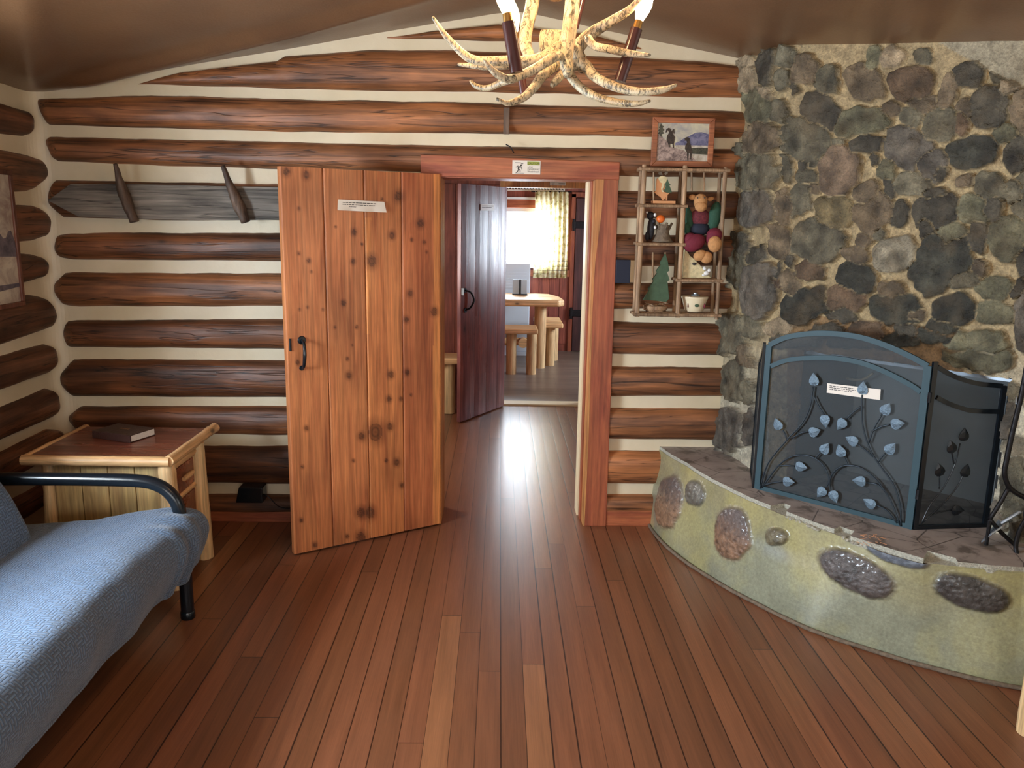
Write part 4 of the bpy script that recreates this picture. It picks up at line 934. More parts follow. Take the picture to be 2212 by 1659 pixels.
# ================================================================ FUTON
ft=empty('futon',(-1.8,2.2,0),'futon sofa with black tube frame and blue-grey woven cover against the left wall','sofa')
def arm(Y):
    pts=[(-1.283,Y,.0),(-1.283,Y,.30),(-1.285,Y,.42),(-1.293,Y,.492),(-1.318,Y,.542),(-1.362,Y,.578),(-1.44,Y,.598),(-1.63,Y,.602),(-1.95,Y,.600),(-2.06,Y,.59),(-2.13,Y,.55),(-2.15,Y,.47),(-2.15,Y,.2),(-2.15,Y,0)]
    a=MB().tube(spline([V(*p) for p in pts],5),.0265,18).build('arm_tube',M['black'],ft,smooth=True,ang=.9)
    for x in (-1.283,-2.15): MB().lathe([(.027,0),(.0295,.004),(.0295,.03),(.027,.034)],(x,Y,0),18).build('foot_cap',M['black'],a,smooth=True,ang=.7)
arm(3.15);arm(1.15)
for x,z in ((-1.40,.20),(-1.95,.20)): MB().tube([V(x,1.15,z),V(x,3.12,z)],.016,10).build('rail',M['black'],ft,smooth=True)
MB().tube([V(-1.285,3.15,.2),V(-1.40,3.13,.2),V(-2.14,3.15,.2)],.014,10).build('rail',M['black'],ft,smooth=True)
def uvgrid(name,fn,nu,nv,mat,parent,us=1,vs_=1,**kw):
    v,f=grid(nu,nv,fn);b=MB().add(v,f);o=b.build(name,mat,parent,smooth=True,**kw)
    uv=o.data.uv_layers.new(name='UVMap')
    for lp in o.data.loops:
        i=lp.vertex_index;uv.data[lp.index].uv=(i%nu/(nu-1)*us,i//nu/(nv-1)*vs_)
    return o
sec=[(-1.40,.205),(-1.285,.200),(-1.262,.235),(-1.228,.31),(-1.212,.385),(-1.232,.445),(-1.29,.478),(-1.40,.474),(-1.60,.436),(-1.80,.41),(-2.0,.39),(-2.06,.36),(-2.06,.25),(-1.95,.21),(-1.7,.205),(-1.40,.205)]
SP=spline([V(x,0,z) for x,z in sec],6);L_=[0]
for i in range(len(SP)-1): L_.append(L_[-1]+(SP[i+1]-SP[i]).length)
def secp(t):
    s=t*L_[-1];return V(float(np.interp(s,L_,[p.x for p in SP])),0,float(np.interp(s,L_,[p.z for p in SP])))
ctr=V(-1.55,0,.33)
def seat(u,v):
    p=secp(u);y=1.18+2.05*v
    e=max(0,(v-.955)/.045);sc=sqrt(max(0,1-e**2.6)) if e<1 else 0
    p2=ctr+(p-ctr)*1.0
    if e>0:
        # round the end over; the front corner stays fuller
        c2=V(min(max(p.x,-1.98),-1.31),0,.33);p2=c2+(p-c2)*max(.0,sc)
        if e>=1: p2=V(p2.x,0,.33)
    y2=y+.045*e*min(1,max(0,(p.x+1.5)/.15))
    p2=p2+V(.022*min(1,max(0,(v-.8)/.15))*min(1,max(0,(p.x+1.36)/.06)),0,0)
    w=.010*noise.noise(V(p2.x*5,y*3.2,p2.z*4))+.004*noise.noise(V(p2.x*16,y*11,2))
    fold=.010*sin(y*17+4*p2.z)*max(0,min(1,(p2.x+1.36)/.08))*(.4+noise.noise(V(y*2.2,3,1)))
    if y>2.9: fold+=.010*sin((y-2.9)*46)*max(0,min(1,(p2.x+1.36)/.08))
    n_=(p-ctr).normalized();p2=p2+n_*(w+fold)*(1 if e<.9 else .2)
    return V(p2.x,y2,p2.z)
uvgrid('seat_mattress',seat,150,260,M['cover'],ft,L_[-1],2.02,label='blue-grey woven futon cover over the seat')
bs=[(-1.80,.40),(-1.815,.47),(-1.86,.57),(-1.93,.68),(-2.01,.79),(-2.09,.89),(-2.16,.93),(-2.25,.91),(-2.27,.84),(-2.20,.72),(-2.12,.58),(-2.06,.46),(-2.02,.38),(-1.92,.37),(-1.80,.40)]
SB=spline([V(x,0,z) for x,z in bs],5);LB=[0]
for i in range(len(SB)-1): LB.append(LB[-1]+(SB[i+1]-SB[i]).length)
def backp(u,v):
    s=u*LB[-1];p=V(float(np.interp(s,LB,[q.x for q in SB])),0,float(np.interp(s,LB,[q.z for q in SB])));y=1.2+1.86*v
    e=max(0,(v-.95)/.05);sc=sqrt(max(0,1-e**2.4)) if e<1 else 0;c=V(-1.96-(p.z-.4)*.42,0,p.z) ;c.z=.42+(p.z-.42)*.97
    p2=c+(p-c)*sc if e>0 else p
    w=.008*noise.noise(V(p.x*6,y*4,p.z*5));return V(p2.x+w,y,p2.z+w)
uvgrid('back_mattress',backp,80,160,M['cover'],ft,LB[-1],1.86,label='blue-grey woven backrest')
# ================================================================ END TABLE AND BOOK
TZ=.615
et=empty('end_table',(-1.73,3.68,0),'pine log end table with reddish top and two drawers, beside the futon arm','side table')
x0,x1,y0,y1=-2.04,-1.435,3.42,3.93
MB().box(x0,x1,y0,y1,TZ-.03,TZ).build('table_top',M['redwood'],et,bev=.002,label='reddish brown stained top')
def rail(p,q,r,par,mat,name='edge_rail',jit=.16,n=12):
    pts=[V(*p).lerp(V(*q),i/16) for i in range(17)];return MB().tube(pts,[r]*17,n,jit=jit).build(name,mat,par,smooth=True,ang=.9)
rail((x0-.02,y0-.008,TZ-.016),(x1+.012,y0-.008,TZ-.016),.023,et,M['pinex'])
rail((x1+.006,y0-.01,TZ-.014),(x1+.012,y1+.05,TZ-.010),.024,et,M['piney'])
rail((x0-.01,y0,TZ-.016),(x0-.01,y1+.02,TZ-.016),.022,et,M['piney'])
for (x,y,r) in ((-1.452,3.45,.036),(-1.440,3.77,.036),(-1.98,3.47,.028),(-1.98,3.86,.028)):
    top_=V(x,y,TZ-.03);ft_=V(x+(.010 if x>-1.6 else -.01),y-.02 if y<3.6 else y,0)
    MB().tube([ft_.lerp(top_,i/12) for i in range(13)],[r*1.12-.004*i/12 for i in range(13)],14,jit=.15).build('leg',M['pine'],et,smooth=True,ang=.9)
for i in range(4):
    a=-1.95+i*.118;MB().box(a,a+.114,3.45,3.465,.10,TZ-.03).build('side_board',M['pineside'],et,bev=.003)
MB().box(-1.95,-1.48,3.84,3.855,.10,TZ-.03).build('back_panel',M['pineside'],et)
MB().box(-1.96,-1.945,3.47,3.84,.10,TZ-.03).build('side_panel',M['pineside'],et)
def drawer(z0,z1):
    d=MB().box(-1.475,-1.447,3.478,3.738,z0,z1).build('drawer',M['redwood'],et,bev=.004,label='reddish drawer front')
    c=V(-1.425,3.61,(z0+z1)/2+.01);pts=[c+V(0,-.055+.11*i/8,0) for i in range(9)]
    MB().tube(pts,lerpr([.010,.013,.013,.013,.010],9),12,jit=.1).build('handle',M['piney'],d,smooth=True,ang=.9)
drawer(.40,.525);drawer(.14,.37)
for z in (.555,.388,.125): rail((-1.452,3.47,z),(-1.452,3.75,z),.014 if z<.5 else .024,et,M['piney'],'cross_rail')
# book
q0,q1,q2=onz(283,957,TZ),onz(336,940,TZ),onz(204,945,TZ)
U_=(q1-q0);W_=(q2-q0);W_=W_-U_*(W_.dot(U_)/U_.dot(U_));hgt=.033
bk=empty('book',q0+(U_+W_)/2,'thick dark brown hardcover book lying on the end table','book')
def bbox(a,b_,c,d,z0,z1,mat,name,**kw):
    P_=[q0+U_*a+W_*c,q0+U_*b_+W_*c,q0+U_*b_+W_*d,q0+U_*a+W_*d];return MB().prism([p+V(0,0,z0) for p in P_],(0,0,z1-z0)).build(name,mat,bk,bev=.001,**kw)
bbox(0,1,0,1,.001,.0045,M['leather'],'cover');bbox(0,1,0,1,hgt,hgt+.0035,M['leather'],'cover');bbox(-.03,.02,0,1,.001,hgt+.0035,M['leather'],'spine')
bbox(.02,.97,.004,.985,.0045,hgt,M['pages'],'pages')
tp=MB()
for i in range(5): 
    P0=q0+U_*.5+W_*(.40+.05*i)+V(0,0,hgt+.0038);tp.add([P0,P0+U_*.10,P0+U_*.10+W_*.03,P0+W_*.03],[(0,1,2,3)])
tp.build('title_lettering',M['gold'],bk)
# ================================================================ WEATHERED COAT RACK
cr=empty('coat_rack',(-1.68,4.2,1.6),'weathered grey pointed plank with two old wooden hooks on the log wall','coat rack')
yk=4.222
pp_=[ony(*p,yk-.01) for p in [(102,433),(152,397),(330,398),(480,402),(760,406),(760,474),(480,476),(320,474),(168,468)]]
MB().prism(pp_,(0,.022,0)).build('plank',M['grey'],cr,bev=.003)
def peg(pts,rs):
    P_=spline([ony(px,py,yk-.03-d) for px,py,d in pts],5);MB().tube(P_,[r*4.2/1750 for r in lerpr(rs,len(P_))],12,jit=.25,flat=.8).build('hook',M['peg'],cr,smooth=True)
peg([(249,354,.05),(257,385,.03),(268,420,.012),(278,445,.012),(290,479,.016)],[5,8,14,14,10])
peg([(481,358,.05),(492,388,.03),(508,425,.012),(518,448,.012),(530,480,.016)],[5,8,14,15,11])
# ================================================================ PICTURES
def pic(name,label,c,w,h,tw,fm,th=.018):
    """framed picture in the XZ plane, c = top-left corner"""
    r=empty(name,(c.x+w/2,c.y,c.z-h),label,'picture');x0,x1,z1,z0=c.x,c.x+w,c.z,c.z-h
    fr=MB().prism([(x0,c.y,z1),(x1,c.y,z1),(x1-tw,c.y,z1-tw),(x0+tw,c.y,z1-tw)],(0,th,0)).prism([(x0,c.y,z0),(x0,c.y,z1),(x0+tw,c.y,z1-tw),(x0+tw,c.y,z0+tw)],(0,th,0)).prism([(x1,c.y,z1),(x1,c.y,z0),(x1-tw,c.y,z0+tw),(x1-tw,c.y,z1-tw)],(0,th,0)).prism([(x1,c.y,z0),(x0,c.y,z0),(x0+tw,c.y,z0+tw),(x1-tw,c.y,z0+tw)],(0,th,0))
    fr.build('frame',fm,r,bev=.003);return r
c=ony(1411,252,4.195);r=pic('framed_picture','small wood-framed picture of two bighorn rams above the twig shelf',c,.312,.238,.028,M['frame'])
x0,z1=c.x+.026,c.z-.026;w_,h_=.260,.186;yp=c.y+.008
cv_=MB().box(x0,x0+w_,yp,yp+.004,z1-h_,z1).build('canvas',M['psky'],r)
def pp2(pts,mat,k): 
    MB().prism([(x0+w_*(x-290)/1370,yp-.0004*k,z1-h_*(y-320)/1060) for x,y in pts],(0,.0003,0)).build('painted_shape',mat,cv_)
pp2([(780,870),(900,820),(1000,740),(1100,690),(1300,580),(1450,560),(1640,610),(1660,610),(1660,940),(780,940)],M['pmount'],1)
pp2([(800,930),(1660,930),(1660,1010),(800,1030)],M['pwater'],2);pp2([(1230,1000),(1400,985),(1660,990),(1660,1180),(1230,1160)],M['pforest'],3)
pp2([(1240,1170),(1660,1185),(1660,1380),(1300,1380)],M['pwater'],3)
pp2([(290,640),(420,720),(560,830),(620,960),(800,1020),(1000,1060),(1120,1160),(1260,1260),(1400,1380),(290,1380)],M['prock'],4)
pp2([(370,330),(400,400),(460,420),(420,470),(470,520),(430,560),(470,620),(400,640),(420,720),(370,700),(350,640),(300,640),(340,560),(310,540),(350,480),(320,470),(350,400)],M['pforest'],5)
pp2([(580,460),(630,480),(665,560),(690,500),(735,490),(740,620),(715,610),(710,560),(690,600),(760,720),(740,900),(750,1010),(720,1010),(700,900),(640,900),(650,1000),(610,960),(540,780),(550,680),(600,590),(560,520),(530,590),(505,590),(520,500)],M['pram'],6)
pp2([(1020,740),(1080,700),(1150,740),(1160,860),(1190,920),(1230,1060),(1225,1320),(1180,1320),(1180,1140),(1150,1140),(1150,1350),(1120,1340),(1100,1140),(1040,1020),(1050,920),(1090,850),(1060,800),(1020,810)],M['pram'],6)
# picture on the left wall, in the YZ plane
P1=onx(22,368,-2.285);ztop=P1.z;zbot=onx(50,660,-2.285).z;yr=P1.y
r=empty('framed_picture',(-2.285,3.6,zbot),'large faded landscape print in a brown frame on the left wall','picture');ya=yr-.62;tw=.022
f=MB();f.box(-2.30,-2.275,ya,yr,ztop-tw,ztop).box(-2.30,-2.275,ya,yr,zbot,zbot+tw).box(-2.30,-2.275,yr-tw,yr,zbot+tw,ztop-tw).box(-2.30,-2.275,ya,ya+tw,zbot+tw,ztop-tw);f.build('frame',M['framed'],r,bev=.003)
cv2=MB().box(-2.30,-2.285,ya+tw,yr-tw,zbot+tw,ztop-tw).build('print',M['plaster2'],r)
zz_=lambda t:zbot+tw+(ztop-zbot-2*tw)*t
rn=random.Random(2);pts=[];n=26
for i in range(n+1):
    t=i/n;pts.append((-2.2846,ya+tw+(yr-ya-2*tw)*t,zz_(.52+.10*abs(sin(i*2.3))+.05*rn.random()-.08*t)))
MB().prism(pts+[(-2.2846,yr-tw,zz_(.36)),(-2.2846,ya+tw,zz_(.40))],(.0005,0,0)).build('printed_trees',M['pblot'],cv2)
MB().prism([(-2.2844,ya+tw,zz_(.05)),(-2.2844,yr-tw,zz_(.12)),(-2.2844,yr-tw,zz_(.15)),(-2.2844,ya+tw,zz_(.14))],(.0006,0,0)).build('printed_bank',M['pblot'],cv2)
# ================================================================ TWIG SHELF AND WHAT IT HOLDS
YS=4.105;YK=4.205
sh=empty('twig_shelf',(.90,4.15,1.18),'open twig shelf with five cubbies hung on the log wall','shelf')
def tw_(p,q,r,name='twig',j=.2): 
    pts=[p.lerp(q,i/12) for i in range(13)];MB().tube(pts,[r]*13,9,jit=j).build(name,M['twig'],sh,smooth=True,ang=.9)
XL_,XM,XR_=(ony(1392,364,YS),ony(1376,678,YS)),(ony(1480,366,YS),ony(1464,680,YS)),(ony(1567,370,YS),ony(1548,684,YS))
for a,c in (XL_,XM,XR_):
    r=.0125 if a is not XR_[0] else .010
    tw_(a+V(0,0,.018),c-V(0,0,.014),r,'post');o=V(0,YK-YS,0);tw_(a+o+V(0,0,.015),c+o-V(0,0,.01),.009,'post')
    tw_(a,a+o,.008,'rung');tw_(c,c+o,.008,'rung')
def xat(pair,z): a,c=pair;t=(z-a.z)/(c.z-a.z);return a.x+(c.x-a.x)*t
def shelf(z,A_,B_,n=5):
    xa,xb=xat(A_,z)-.02,xat(B_,z)+.02
    tw_(V(xa,YS-.008,z),V(xb,YS-.008,z),.0085,'rung');tw_(V(xa,YK,z),V(xb,YK,z),.007,'rung')
    for i in range(1,n): tw_(V(xa,YS+(YK-YS)*i/n,z+.003),V(xb,YS+(YK-YS)*i/n,z+.003),.0075,'shelf_stick')
zs=lambda px,py:ony(px,py,YS).z
shelf(zs(1430,366),XL_,XR_);shelf(zs(1430,680),XL_,XR_);shelf(zs(1430,445),XL_,XM);shelf(zs(1430,528),XL_,XM);shelf(zs(1510,606),XM,XR_)
for px,ya_,yb_ in ((1412,372,440),(1410,545,640),(1437,545,640),(1494,370,412),(1521,372,412)): tw_(ony(px,ya_,YK),ony(px,yb_,YK),.005,'back_stick')
z1_,z2_,z3_,z4_,z5_=zs(1430,445)+.012,zs(1430,528)+.012,zs(1430,680)+.012,zs(1510,606)+.012,zs(1510,680)+.012
Q=lambda px,py,d=0:ony(px,py,4.145+d)
# moose cut-out
def flat(name,pts,mat,par,th=.010,d=0): return MB().prism([Q(px,py,d) for px,py in pts],(0,th,0)).build(name,mat,par,bev=.0015)
def offs(pts): return [(1340+x*.1025,350+y*.1025) for x,y in pts]
mo=empty('moose_cutout',(Q(1432,440).x,4.145,z1_),'painted wooden moose cut-out holding a tree, top left cubby','figurine')
a,c=Q(1409,434),Q(1457,440);MB().box(a.x,c.x,4.12,4.175,z1_,z1_+.014).build('base',M['bright'],mo,bev=.001)
flat('body',offs([(770,350),(830,330),(990,330),(1010,400),(930,460),(950,540),(900,620),(1000,650),(1060,640),(1000,690),(990,815),(960,815),(955,740),(920,815),(890,815),(860,750),(790,700),(720,640),(750,600),(760,480)]),M['bright'],mo)
flat('head',offs([(800,320),(880,290),(960,310),(1000,340),(985,380),(960,440),(900,460),(850,430),(815,380)]),M['ivory'],mo,.006,-.007)
flat('antler',offs([(800,230),(840,195),(880,220),(890,280),(820,270)]),M['stump'],mo,.006,-.003);flat('antler',offs([(930,240),(960,200),(1010,200),(1000,250),(950,280)]),M['stump'],mo,.006,-.003)
flat('tree',offs([(1000,360),(1020,430),(1070,490),(1035,490),(1080,600),(1090,640),(1000,650),(920,610),(960,520),(945,470)]),M['treegreen'],mo,.006,-.008)
flat('belly',offs([(880,460),(930,460),(930,520),(890,570),(930,640),(880,630),(860,560)]),M['ivory'],mo,.003,-.004)
# bear and stump
be=empty('bear_figurine',(Q(1425,518).x,4.15,z2_),'black bear climbing a stump with an orange ball, middle left cubby','figurine')
b=MB();k=.00235
def el(b,px,py,rx,ry,d=0,rd=None,M_=None): return b.ell(Q(px,py,d),(rx*k,(rd or min(rx,ry))*k,ry*k),M_)
el(b,1406,494,8,24,0,9);el(b,1405,466,8,9);el(b,1412,478,5,5,-.01);el(b,1398,510,5,10,-.005);b.build('body',M['bearblack'],be,smooth=True)
b=MB();el(b,1415,464,3.2,4,-.012);el(b,1398,459,2.2,2.4,-.008);el(b,1415,491,3,3.4,-.014);b.build('snow_patch',M['white'],be,smooth=True)
a=Q(1431,519);b=MB().lathe([(.055,0),(.045,.015),(.034,.04),(.03,.07),(.034,.082),(.02,.086)],(a.x,4.15,z2_),14)
for t in range(6): b.tube([V(a.x+.03*cos(t),4.15+.025*sin(t),z2_+.06),V(a.x+.045*cos(t),4.15+.03*sin(t),z2_+.095)],.006,6)
b.build('stump',M['stump'],be,smooth=True)
b=MB();el(b,1427,473,9.2,8.5,-.01,8);b.build('ball',M['orange'],be,smooth=True)
# green tree in a twig nest
tr=empty('tree_ornament',(Q(1418,675).x,4.15,z3_),'leaning dark green felt tree in a twig nest, bottom left cubby','ornament')
flat('tree',[(1438,548),(1443,565),(1446,585),(1441,588),(1447,605),(1442,608),(1446,645),(1440,652),(1390,648),(1395,640),(1402,628),(1400,624),(1412,608),(1410,603),(1420,590),(1418,585),(1428,572),(1426,568)],M['treegreen'],tr,.022)
b=MB();rn=random.Random(9);a=Q(1416,668)
for t in range(46):
    an=rn.uniform(0,6.3);an2=an+rn.uniform(.5,1.4);R_=rn.uniform(.045,.065);zt=z3_+rn.uniform(.008,.045)
    b.tube([V(a.x+R_*cos(an),4.15+R_*.55*sin(an),zt),V(a.x+R_*cos(an2),4.15+R_*.55*sin(an2),zt+rn.uniform(-.008,.01))],.0022,5)
b.lathe([(.045,0),(.06,.012),(.062,.028),(.05,.03)],(a.x,4.15,z3_),16,Matrix.Diagonal((1,.6,1)));b.build('nest',M['twig'],tr)
# plush reindeer
rd=empty('plush_moose',(Q(1515,545).x,4.11,1.30),'plush tan moose in green sweater and maroon trousers, seated in the tall cubby','plush toy')
P2=lambda x,y:(1440+x*.1808,400+y*.1808)
def el2(b,x,y,rx,ry,d=0,rd_=None,rot=0):
    px,py=P2(x,y);kk=.1808*k;M_=Matrix.Rotation(-rot,3,'Y') if rot else None
    return b.ell(ony(px,py,4.12+d),(rx*kk,(rd_ or min(rx,ry))*kk,ry*kk),M_,18,12)
b=MB();el2(b,405,200,80,95,-.01);el2(b,410,255,72,62,-.03,55);b.build('head',M['tan'],rd,smooth=True)
b=MB();el2(b,308,145,42,34,.01,18);b.build('ear',M['tan'],rd,smooth=True);b=MB();el2(b,525,165,40,26,.01,18,.3);b.build('ear',M['tan'],rd,smooth=True)
b=MB();el2(b,455,148,10,10,-.045);el2(b,372,152,8,8,-.045);b.build('eye',M['ink'],rd,smooth=True)
b=MB();el2(b,400,390,120,110,.03,70);b.build('vest',M['vest'],rd,smooth=True)
b=MB();el2(b,390,520,125,85,.03,75);b.build('shorts',M['navy'],rd,smooth=True)
b=MB();el2(b,575,370,75,170,.02,60,-.12);el2(b,265,400,52,150,.03,45,.25);el2(b,245,520,40,70,.02,35,.1);b.build('sleeve',M['green'],rd,smooth=True)
b=MB();el2(b,330,690,135,100,-.01,80,.5);el2(b,280,650,90,80,0,70);b.build('trouser_leg',M['maroon'],rd,smooth=True)
b=MB();el2(b,570,600,95,88,-.01,75,.3);el2(b,560,650,95,90,-.01,70);b.build('trouser_leg',M['maroon'],rd,smooth=True)
b=MB();el2(b,575,705,82,95,-.05,60,0);b.build('foot',M['tan'],rd,smooth=True)
b=MB();el2(b,400,840,82,62,-.05,55,.4);el2(b,475,865,75,70,-.05,55);b.build('foot',M['tan'],rd,smooth=True)
# cream resin scene
rs_=empty('resin_ornament',(Q(1505,600).x,4.13,z4_),'cream snowy rock ornament with small white animals, under the plush toy','ornament')
flat('rock',[(1482,538),(1490,552),(1500,560),(1512,572),(1522,585),(1536,600),(1474,600),(1476,580),(1477,560)],M['ivory'],rs_,.05,-.02)
b=MB();el(b,1500,570,5,3,-.03);b.build('dark_figure',M['ink'],rs_,smooth=True)
b=MB();el(b,1522,580,4,4,-.035);el(b,1532,584,4,4,-.035);el(b,1526,590,6,5,-.035);el(b,1520,594,4,3,-.035);b.build('white_animal',M['white'],rs_,smooth=True)
# pot
a=Q(1499,678);po=empty('ceramic_pot',(a.x,4.145,z5_),'cream ceramic pot with leaf motifs, bottom right cubby','pot')
MB().lathe([(.040,0),(.048,.006),(.060,.05),(.066,.066),(.068,.070),(.068,.078),(.058,.080),(.02,.080)],(a.x,4.15,z5_),28).build('bowl',M['cream'],po,smooth=True,ang=.8)
MB().lathe([(.022,0),(.024,.006),(.012,.010),(.012,.016)],(a.x+.002,4.15,z5_+.08),16).build('knob',M['tin'],po,smooth=True,ang=.8)
for dx,m_ in ((-.040,M['maroon']),(.0,M['treegreen']),(.040,M['maroon'])):
    th=asin(dx/.056);c_=V(a.x+.0575*sin(th),4.15-.0575*cos(th),z5_+.036)
    MB().ell(c_,(.006 if dx else .012,.0022,.014 if dx else .008),Matrix.Rotation(-th,3,'Z'),10,6).build('leaf_motif',m_,po,smooth=True)
# thermostat
b=MB();a,c=ony(1332,561,4.21),ony(1360,612,4.21)
th_=empty('thermostat',((a.x+c.x)/2,4.24,c.z),'black wall control box with cream side between door casing and shelf','thermostat')
b.box(a.x,c.x,4.205,4.24,c.z,a.z);b.build('face',M['navy'],th_,bev=.003)
MB().box(a.x+.003,c.x+.028,4.225,4.294,c.z+.004,a.z-.002).build('housing',M['bead'],th_,bev=.003)
# black power adapter on the wall and its cord
a,c=ony(512,1048,4.19),ony(572,1082,4.19);b=MB()
b.prism([(a.x+.02,4.15,a.z),(c.x,4.15,a.z),(c.x,4.15,c.z),(a.x,4.15,c.z)],(0,.09,0))
pa=b.build('power_adapter',M['black'],bev=.006,label='black power adapter plugged in low on the log wall',cat='adapter')
MB().tube(spline([V(c.x,4.17,(a.z+c.z)/2),V(c.x+.03,4.16,(a.z+c.z)/2-.01),V(c.x+.09,4.18,.11),V(c.x+.2,4.22,.10)],5),.003,6).build('cord',M['black'],pa,smooth=True)
# metal strap over the log joint and a loose wire above the door
b=MB();p=ony(1088,232,4.232);q_=ony(1101,290,4.232);b.prism([(p.x,4.226,p.z),(p.x+.03,4.226,p.z),(p.x+.03,4.226,q_.z),(p.x,4.226,q_.z)],(0,.012,0))
b.build('metal_strap',M['peg'],bev=.002,label='brown strap covering a log joint under the chandelier',cat='strap')
pts=spline([ony(1093,312,4.235),ony(1103,318,4.23),ony(1110,330,4.236)],5);MB().tube(pts,.003,6).build('loose_wire',M['black'],smooth=True,label='short black wire poking out above the door header',cat='wire')
# ================================================================ FIREPLACE TOOL STAND
YT=2.93;T5=lambda x,y,d=0:ony(2000+x*.2533,820+y*.2533,YT+d)
ts=empty('fireplace_tool_stand',(2.02,2.93,.447),'black wrought iron fireplace tool stand at the right of the hearth','tool stand')
zt=.452
def rod(name,pts,r=.008,mat=M['iron'],par=ts,**kw): return MB().tube(spline(pts,5),r,8,jit=.05).build(name,mat,par,smooth=True,**kw)
rod('post',[T5(1000,-700),T5(880,-200),T5(822,100),T5(740,440),T5(685,700),T5(672,800),T5(700,900),T5(760,960),T5(850,1010)],.0095)
rod('brace',[T5(705,925),T5(640,1040),T5(545,1190)],.008)
rod('brace',[T5(545,1190),T5(640,1300),T5(760,1410)],.008)
rod('scroll',[T5(860,1180,-.01),T5(800,1290,-.02),T5(768,1400,-.04),T5(775,1480,-.06),T5(815,1560,-.08),T5(840,1590,-.09)],.009)
MB().ell(T5(838,1580,-.09),.013).build('ball_foot',M['iron'],ts,smooth=True)
p=T5(545,1200);MB().tube([p,V(p.x,p.y,zt)],.007,8).build('foot',M['iron'],ts)
rod('ring',[T5(960,1000),T5(880,1060),T5(850,1180),T5(960,1260)],.007)
sv=empty('fireplace_shovel',(2.0,2.95,.447),'grey steel fireplace shovel leaning into the tool stand','fireplace shovel')
a=T5(480,1345,.02);a.z=.452;c=T5(640,1230,.03);MB().prism([a,T5(560,1325,-.02),T5(655,1262,-.01),T5(625,1205,.06)],V(0,.004,.006)).build('blade',M['tin'],sv,bev=.001)
MB().tube([T5(620,1240,.03),T5(1000,1010,.10),T5(1100,700,.12)],.007,8).build('shaft',M['tin'],sv,smooth=True)
b=MB();p=T5(760,170,.36);p=onpl(2192,865,(2.0,3.09),(2.52,2.62));b.tube(spline([p+V(-.008,-.02,.02),p+V(-.012,-.03,-.008),p+V(0,-.035,-.02),p+V(.012,-.03,-.004)],4),.0025,6);b.build('wall_hook',M['tin'],smooth=True,label='small wire hook on the pale mortar right of the fire screen',cat='hook')
# ================================================================ LOG CHAIR at the right edge
lc=empty('log_chair',(2.0,2.2,0),'peeled pine log chair leg at the right edge in front of the hearth','chair')
for x,y,h_ in ((1.805,2.405,.62),(2.32,2.40,.62),(1.9,1.85,.62),(2.36,1.85,.62)):
    MB().tube([V(x,y,h_*i/10) for i in range(11)],[.043]+[.045-.002*i/10 for i in range(10)],18,jit=.08).build('leg',M['pine'],lc,smooth=True,ang=.9)
rail((1.85,2.405,.33),(2.28,2.40,.33),.026,lc,M['pinex'],'cross_rail');rail((1.93,1.85,.33),(2.32,1.85,.33),.026,lc,M['pinex'],'cross_rail')
MB().box(1.90,2.32,1.88,2.38,.36,.40).build('seat',M['pinex'],lc,bev=.01)
# ================================================================ HALL AND KITCHEN FURNITURE
def bench(x0,x1,y0,y1,h_,legs,label,r=.055,cat='bench'):
    r0=empty('log_bench',((x0+x1)/2,(y0+y1)/2,0.004),label,cat,'peeled log benches')
    MB().box(x0,x1,y0,y1,h_-.055,h_).build('seat',M['pinex'],r0,bev=.012)
    for x,y in legs: MB().tube([V(x,y,.004+(h_-.06)*i/6) for i in range(7)],[r]*7,14,jit=.08).build('leg',M['pine'],r0,smooth=True,ang=.9)
    if len(legs)==4: rail((legs[0][0],(legs[0][1]+legs[2][1])/2,.22),(legs[1][0],(legs[0][1]+legs[2][1])/2,.22),.03,r0,M['pinex'],'stretcher')
    return r0
bench(-.30,.42,8.52,8.90,.52,[(.143,8.70),(.363,8.70),(-.2,8.78)][:2],'pine log bench nearest the kitchen doorway, in front of the table')
bench(.42,.735,9.12,9.75,.51,[(.60,9.26),(.665,9.62)],'short pine log bench at the right end of the kitchen table')
hb=bench(-1.1,-.315,6.76,7.05,.50,[(-.42,6.86),(-1.0,6.9)],'pine bench against the hall wall left of the inner door')
kt=empty('kitchen_table',(.1,9.2,0.004),'thick pale pine slab dining table in the kitchen','table')
zt=.80
tp_=[V(-1.1,8.86,zt),V(.66,8.86,zt),V(.725,8.93,zt),V(.70,9.3,zt),V(.60,9.62,zt),V(.45,9.68,zt),V(-1.1,9.68,zt)]
MB().prism([p-V(0,0,.075) for p in tp_],(0,0,.075)).build('table_top',M['pinex'],kt,bev=.02)
MB().tube([V(.47,9.10,.004+.12*i) for i in range(7)],.068,16,jit=.08).build('leg',M['pine'],kt,smooth=True,ang=.9)
MB().tube([V(-.9,9.10,.004+.12*i) for i in range(7)],.068,16,jit=.08).build('leg',M['pine'],kt,smooth=True,ang=.9)
rail((-.9,9.1,.30),(.44,9.1,.30),.045,kt,M['pinex'],'stretcher')
MB().tube([V(.28,8.98,.30),V(.28,9.1,.30)],.055,14).build('stretcher_end',M['pinex'],kt)
a=ony(1097,569,9.9);c=ony(1145,623,9.9)
hc=empty('panel_heater',((a.x+c.x)/2-.1,9.95,.0),'white ribbed plastic panel heater standing behind the kitchen table','heater')
b=MB().box(a.x-.25,c.x,9.93,10.0,.05,a.z);b.build('body',M['plastic'],hc,bev=.01)
b=MB()
for i in range(7): b.box(a.x-.22,c.x-.03,9.922,9.93,a.z-.09-.035*i,a.z-.075-.035*i)
b.build('rib',M['plastic'],hc);MB().box(a.x-.2,c.x-.02,9.92,10.01,.004,.05).build('foot',M['plastic'],hc)
a=ony(1108,604,9.45);c=ony(1138,625,9.45)
nh=empty('napkin_holder',((a.x+c.x)/2,9.45,zt),'small silver and black napkin holder on the kitchen table','napkin holder')
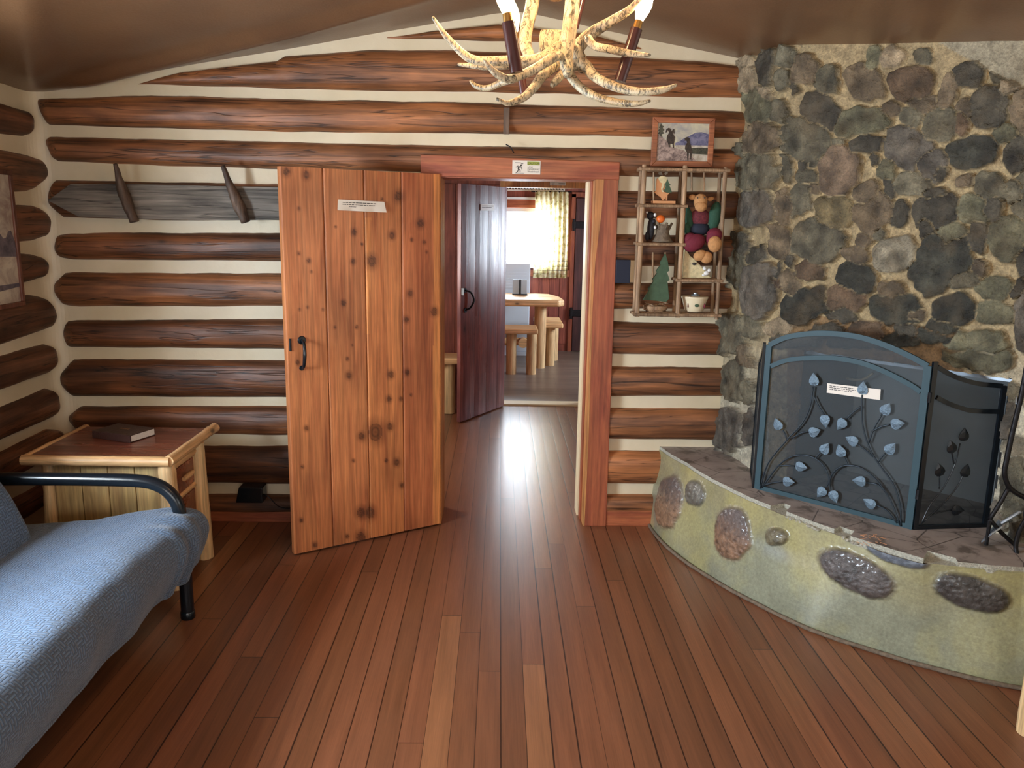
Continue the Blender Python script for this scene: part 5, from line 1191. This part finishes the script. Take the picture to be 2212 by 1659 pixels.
MB().box(a.x,c.x,9.44,9.46,zt,a.z+.0).build('side',M['tin'],nh,bev=.002);MB().box((a.x+c.x)/2-.012,(a.x+c.x)/2+.014,9.42,9.475,zt,a.z+.004).build('clip',M['black'],nh)
MB().box(a.x-.005,c.x+.005,9.40,9.50,zt,zt+.012).build('base',M['black'],nh)
# curtain and valance
def cur(u,v):
    z=2.0-1.055*v;w=.205+.008*v;x=.635+(-1+2*u)*w+.01*sin(v*3)
    return V(x,10.215+.016*sin(u*46+1.2*sin(v*2))*(.4+.6*(1-v*.3))+.006*sin(u*19),z)
cu=empty('curtain',(.635,10.215,.94),'pale yellow patterned café curtain over the kitchen window','curtain')
vs,fs=grid(90,30,cur);MB().add(vs,fs).build('cloth',M['curtain'],cu,smooth=True)
for v_ in (.80,.86,.91,.95):
    P_=[cur(u/60,v_)-V(0,.004,0) for u in range(61)];MB().tube(P_,.0022,4).build('stripe',M['ink'],cu)
MB().tube([V(.38,10.235,2.0),V(.88,10.235,2.0)],.008,8).build('rod',M['iron'],cu)
b=MB().box(-.7,.80,10.316,10.330,2.005,2.07);bo=b.build('wallpaper_border',M['paper'],label='white wallpaper border strip with small dark animals above the kitchen window',cat='border')
rn=random.Random(8);b=MB()
for i in range(22):
    x=.0+i*.036;h_=rn.uniform(.012,.026)
    b.prism([(x,10.3155,2.015),(x+.004,10.3155,2.028),(x,10.3155,2.034),(x+.005,10.3155,2.028+h_),(x+.022,10.3155,2.026+h_*.8),(x+.026,10.3155,2.03),(x+.022,10.3155,2.015),(x+.018,10.3155,2.025),(x+.007,10.3155,2.025)],(0,.0006,0))
b.build('animal_print',M['ink'],bo)
# ================================================================ LIGHT
sky=(.80,.90,1.0)
area('daylight_left',(XL-.32,(WY0+WY1)/2,1.45),(0,-pi/2,0),1.2,1.5,LW['left'],(.74,.87,1.0))
area('fill_rear',(0,YF-.35,1.45),(pi/2,0,0),2.9,1.3,LW['rear'],(1.,.955,.90))  # soft fill added behind the camera to even out the room
area('daylight_right',(XR+.35,1.05,1.45),(0,pi/2,0),.9,1.0,LW['right'],(.9,.93,1.0))
area('daylight_kitchen',(-.02,10.75,1.5),(-pi/2,0,0),1.9,1.2,LW['kit'],(.80,.90,1.0))
area('daylight_kitchen_side',(2.95,8.5,1.5),(0,pi/2,0),1.1,1.6,LW['kits'],(.75,.87,1.0))
area('fill_hall',(-1.75,5.55,1.5),(0,-pi/2,0),1.1,1.3,LW['hall'],(1,.95,.9))  # fill added to lift the dark hall
w=bpy.data.worlds.new('sky');SC.world=w;w.use_nodes=True;w.node_tree.nodes['Background'].inputs[0].default_value=(.82,.91,1,1);w.node_tree.nodes['Background'].inputs[1].default_value=3
SC.view_settings.view_transform='Standard';SC.view_settings.look='None';SC.view_settings.gamma=1;SC.view_settings.exposure=EXPO
try: SC.view_settings.use_curve_mapping=False
except Exception: pass
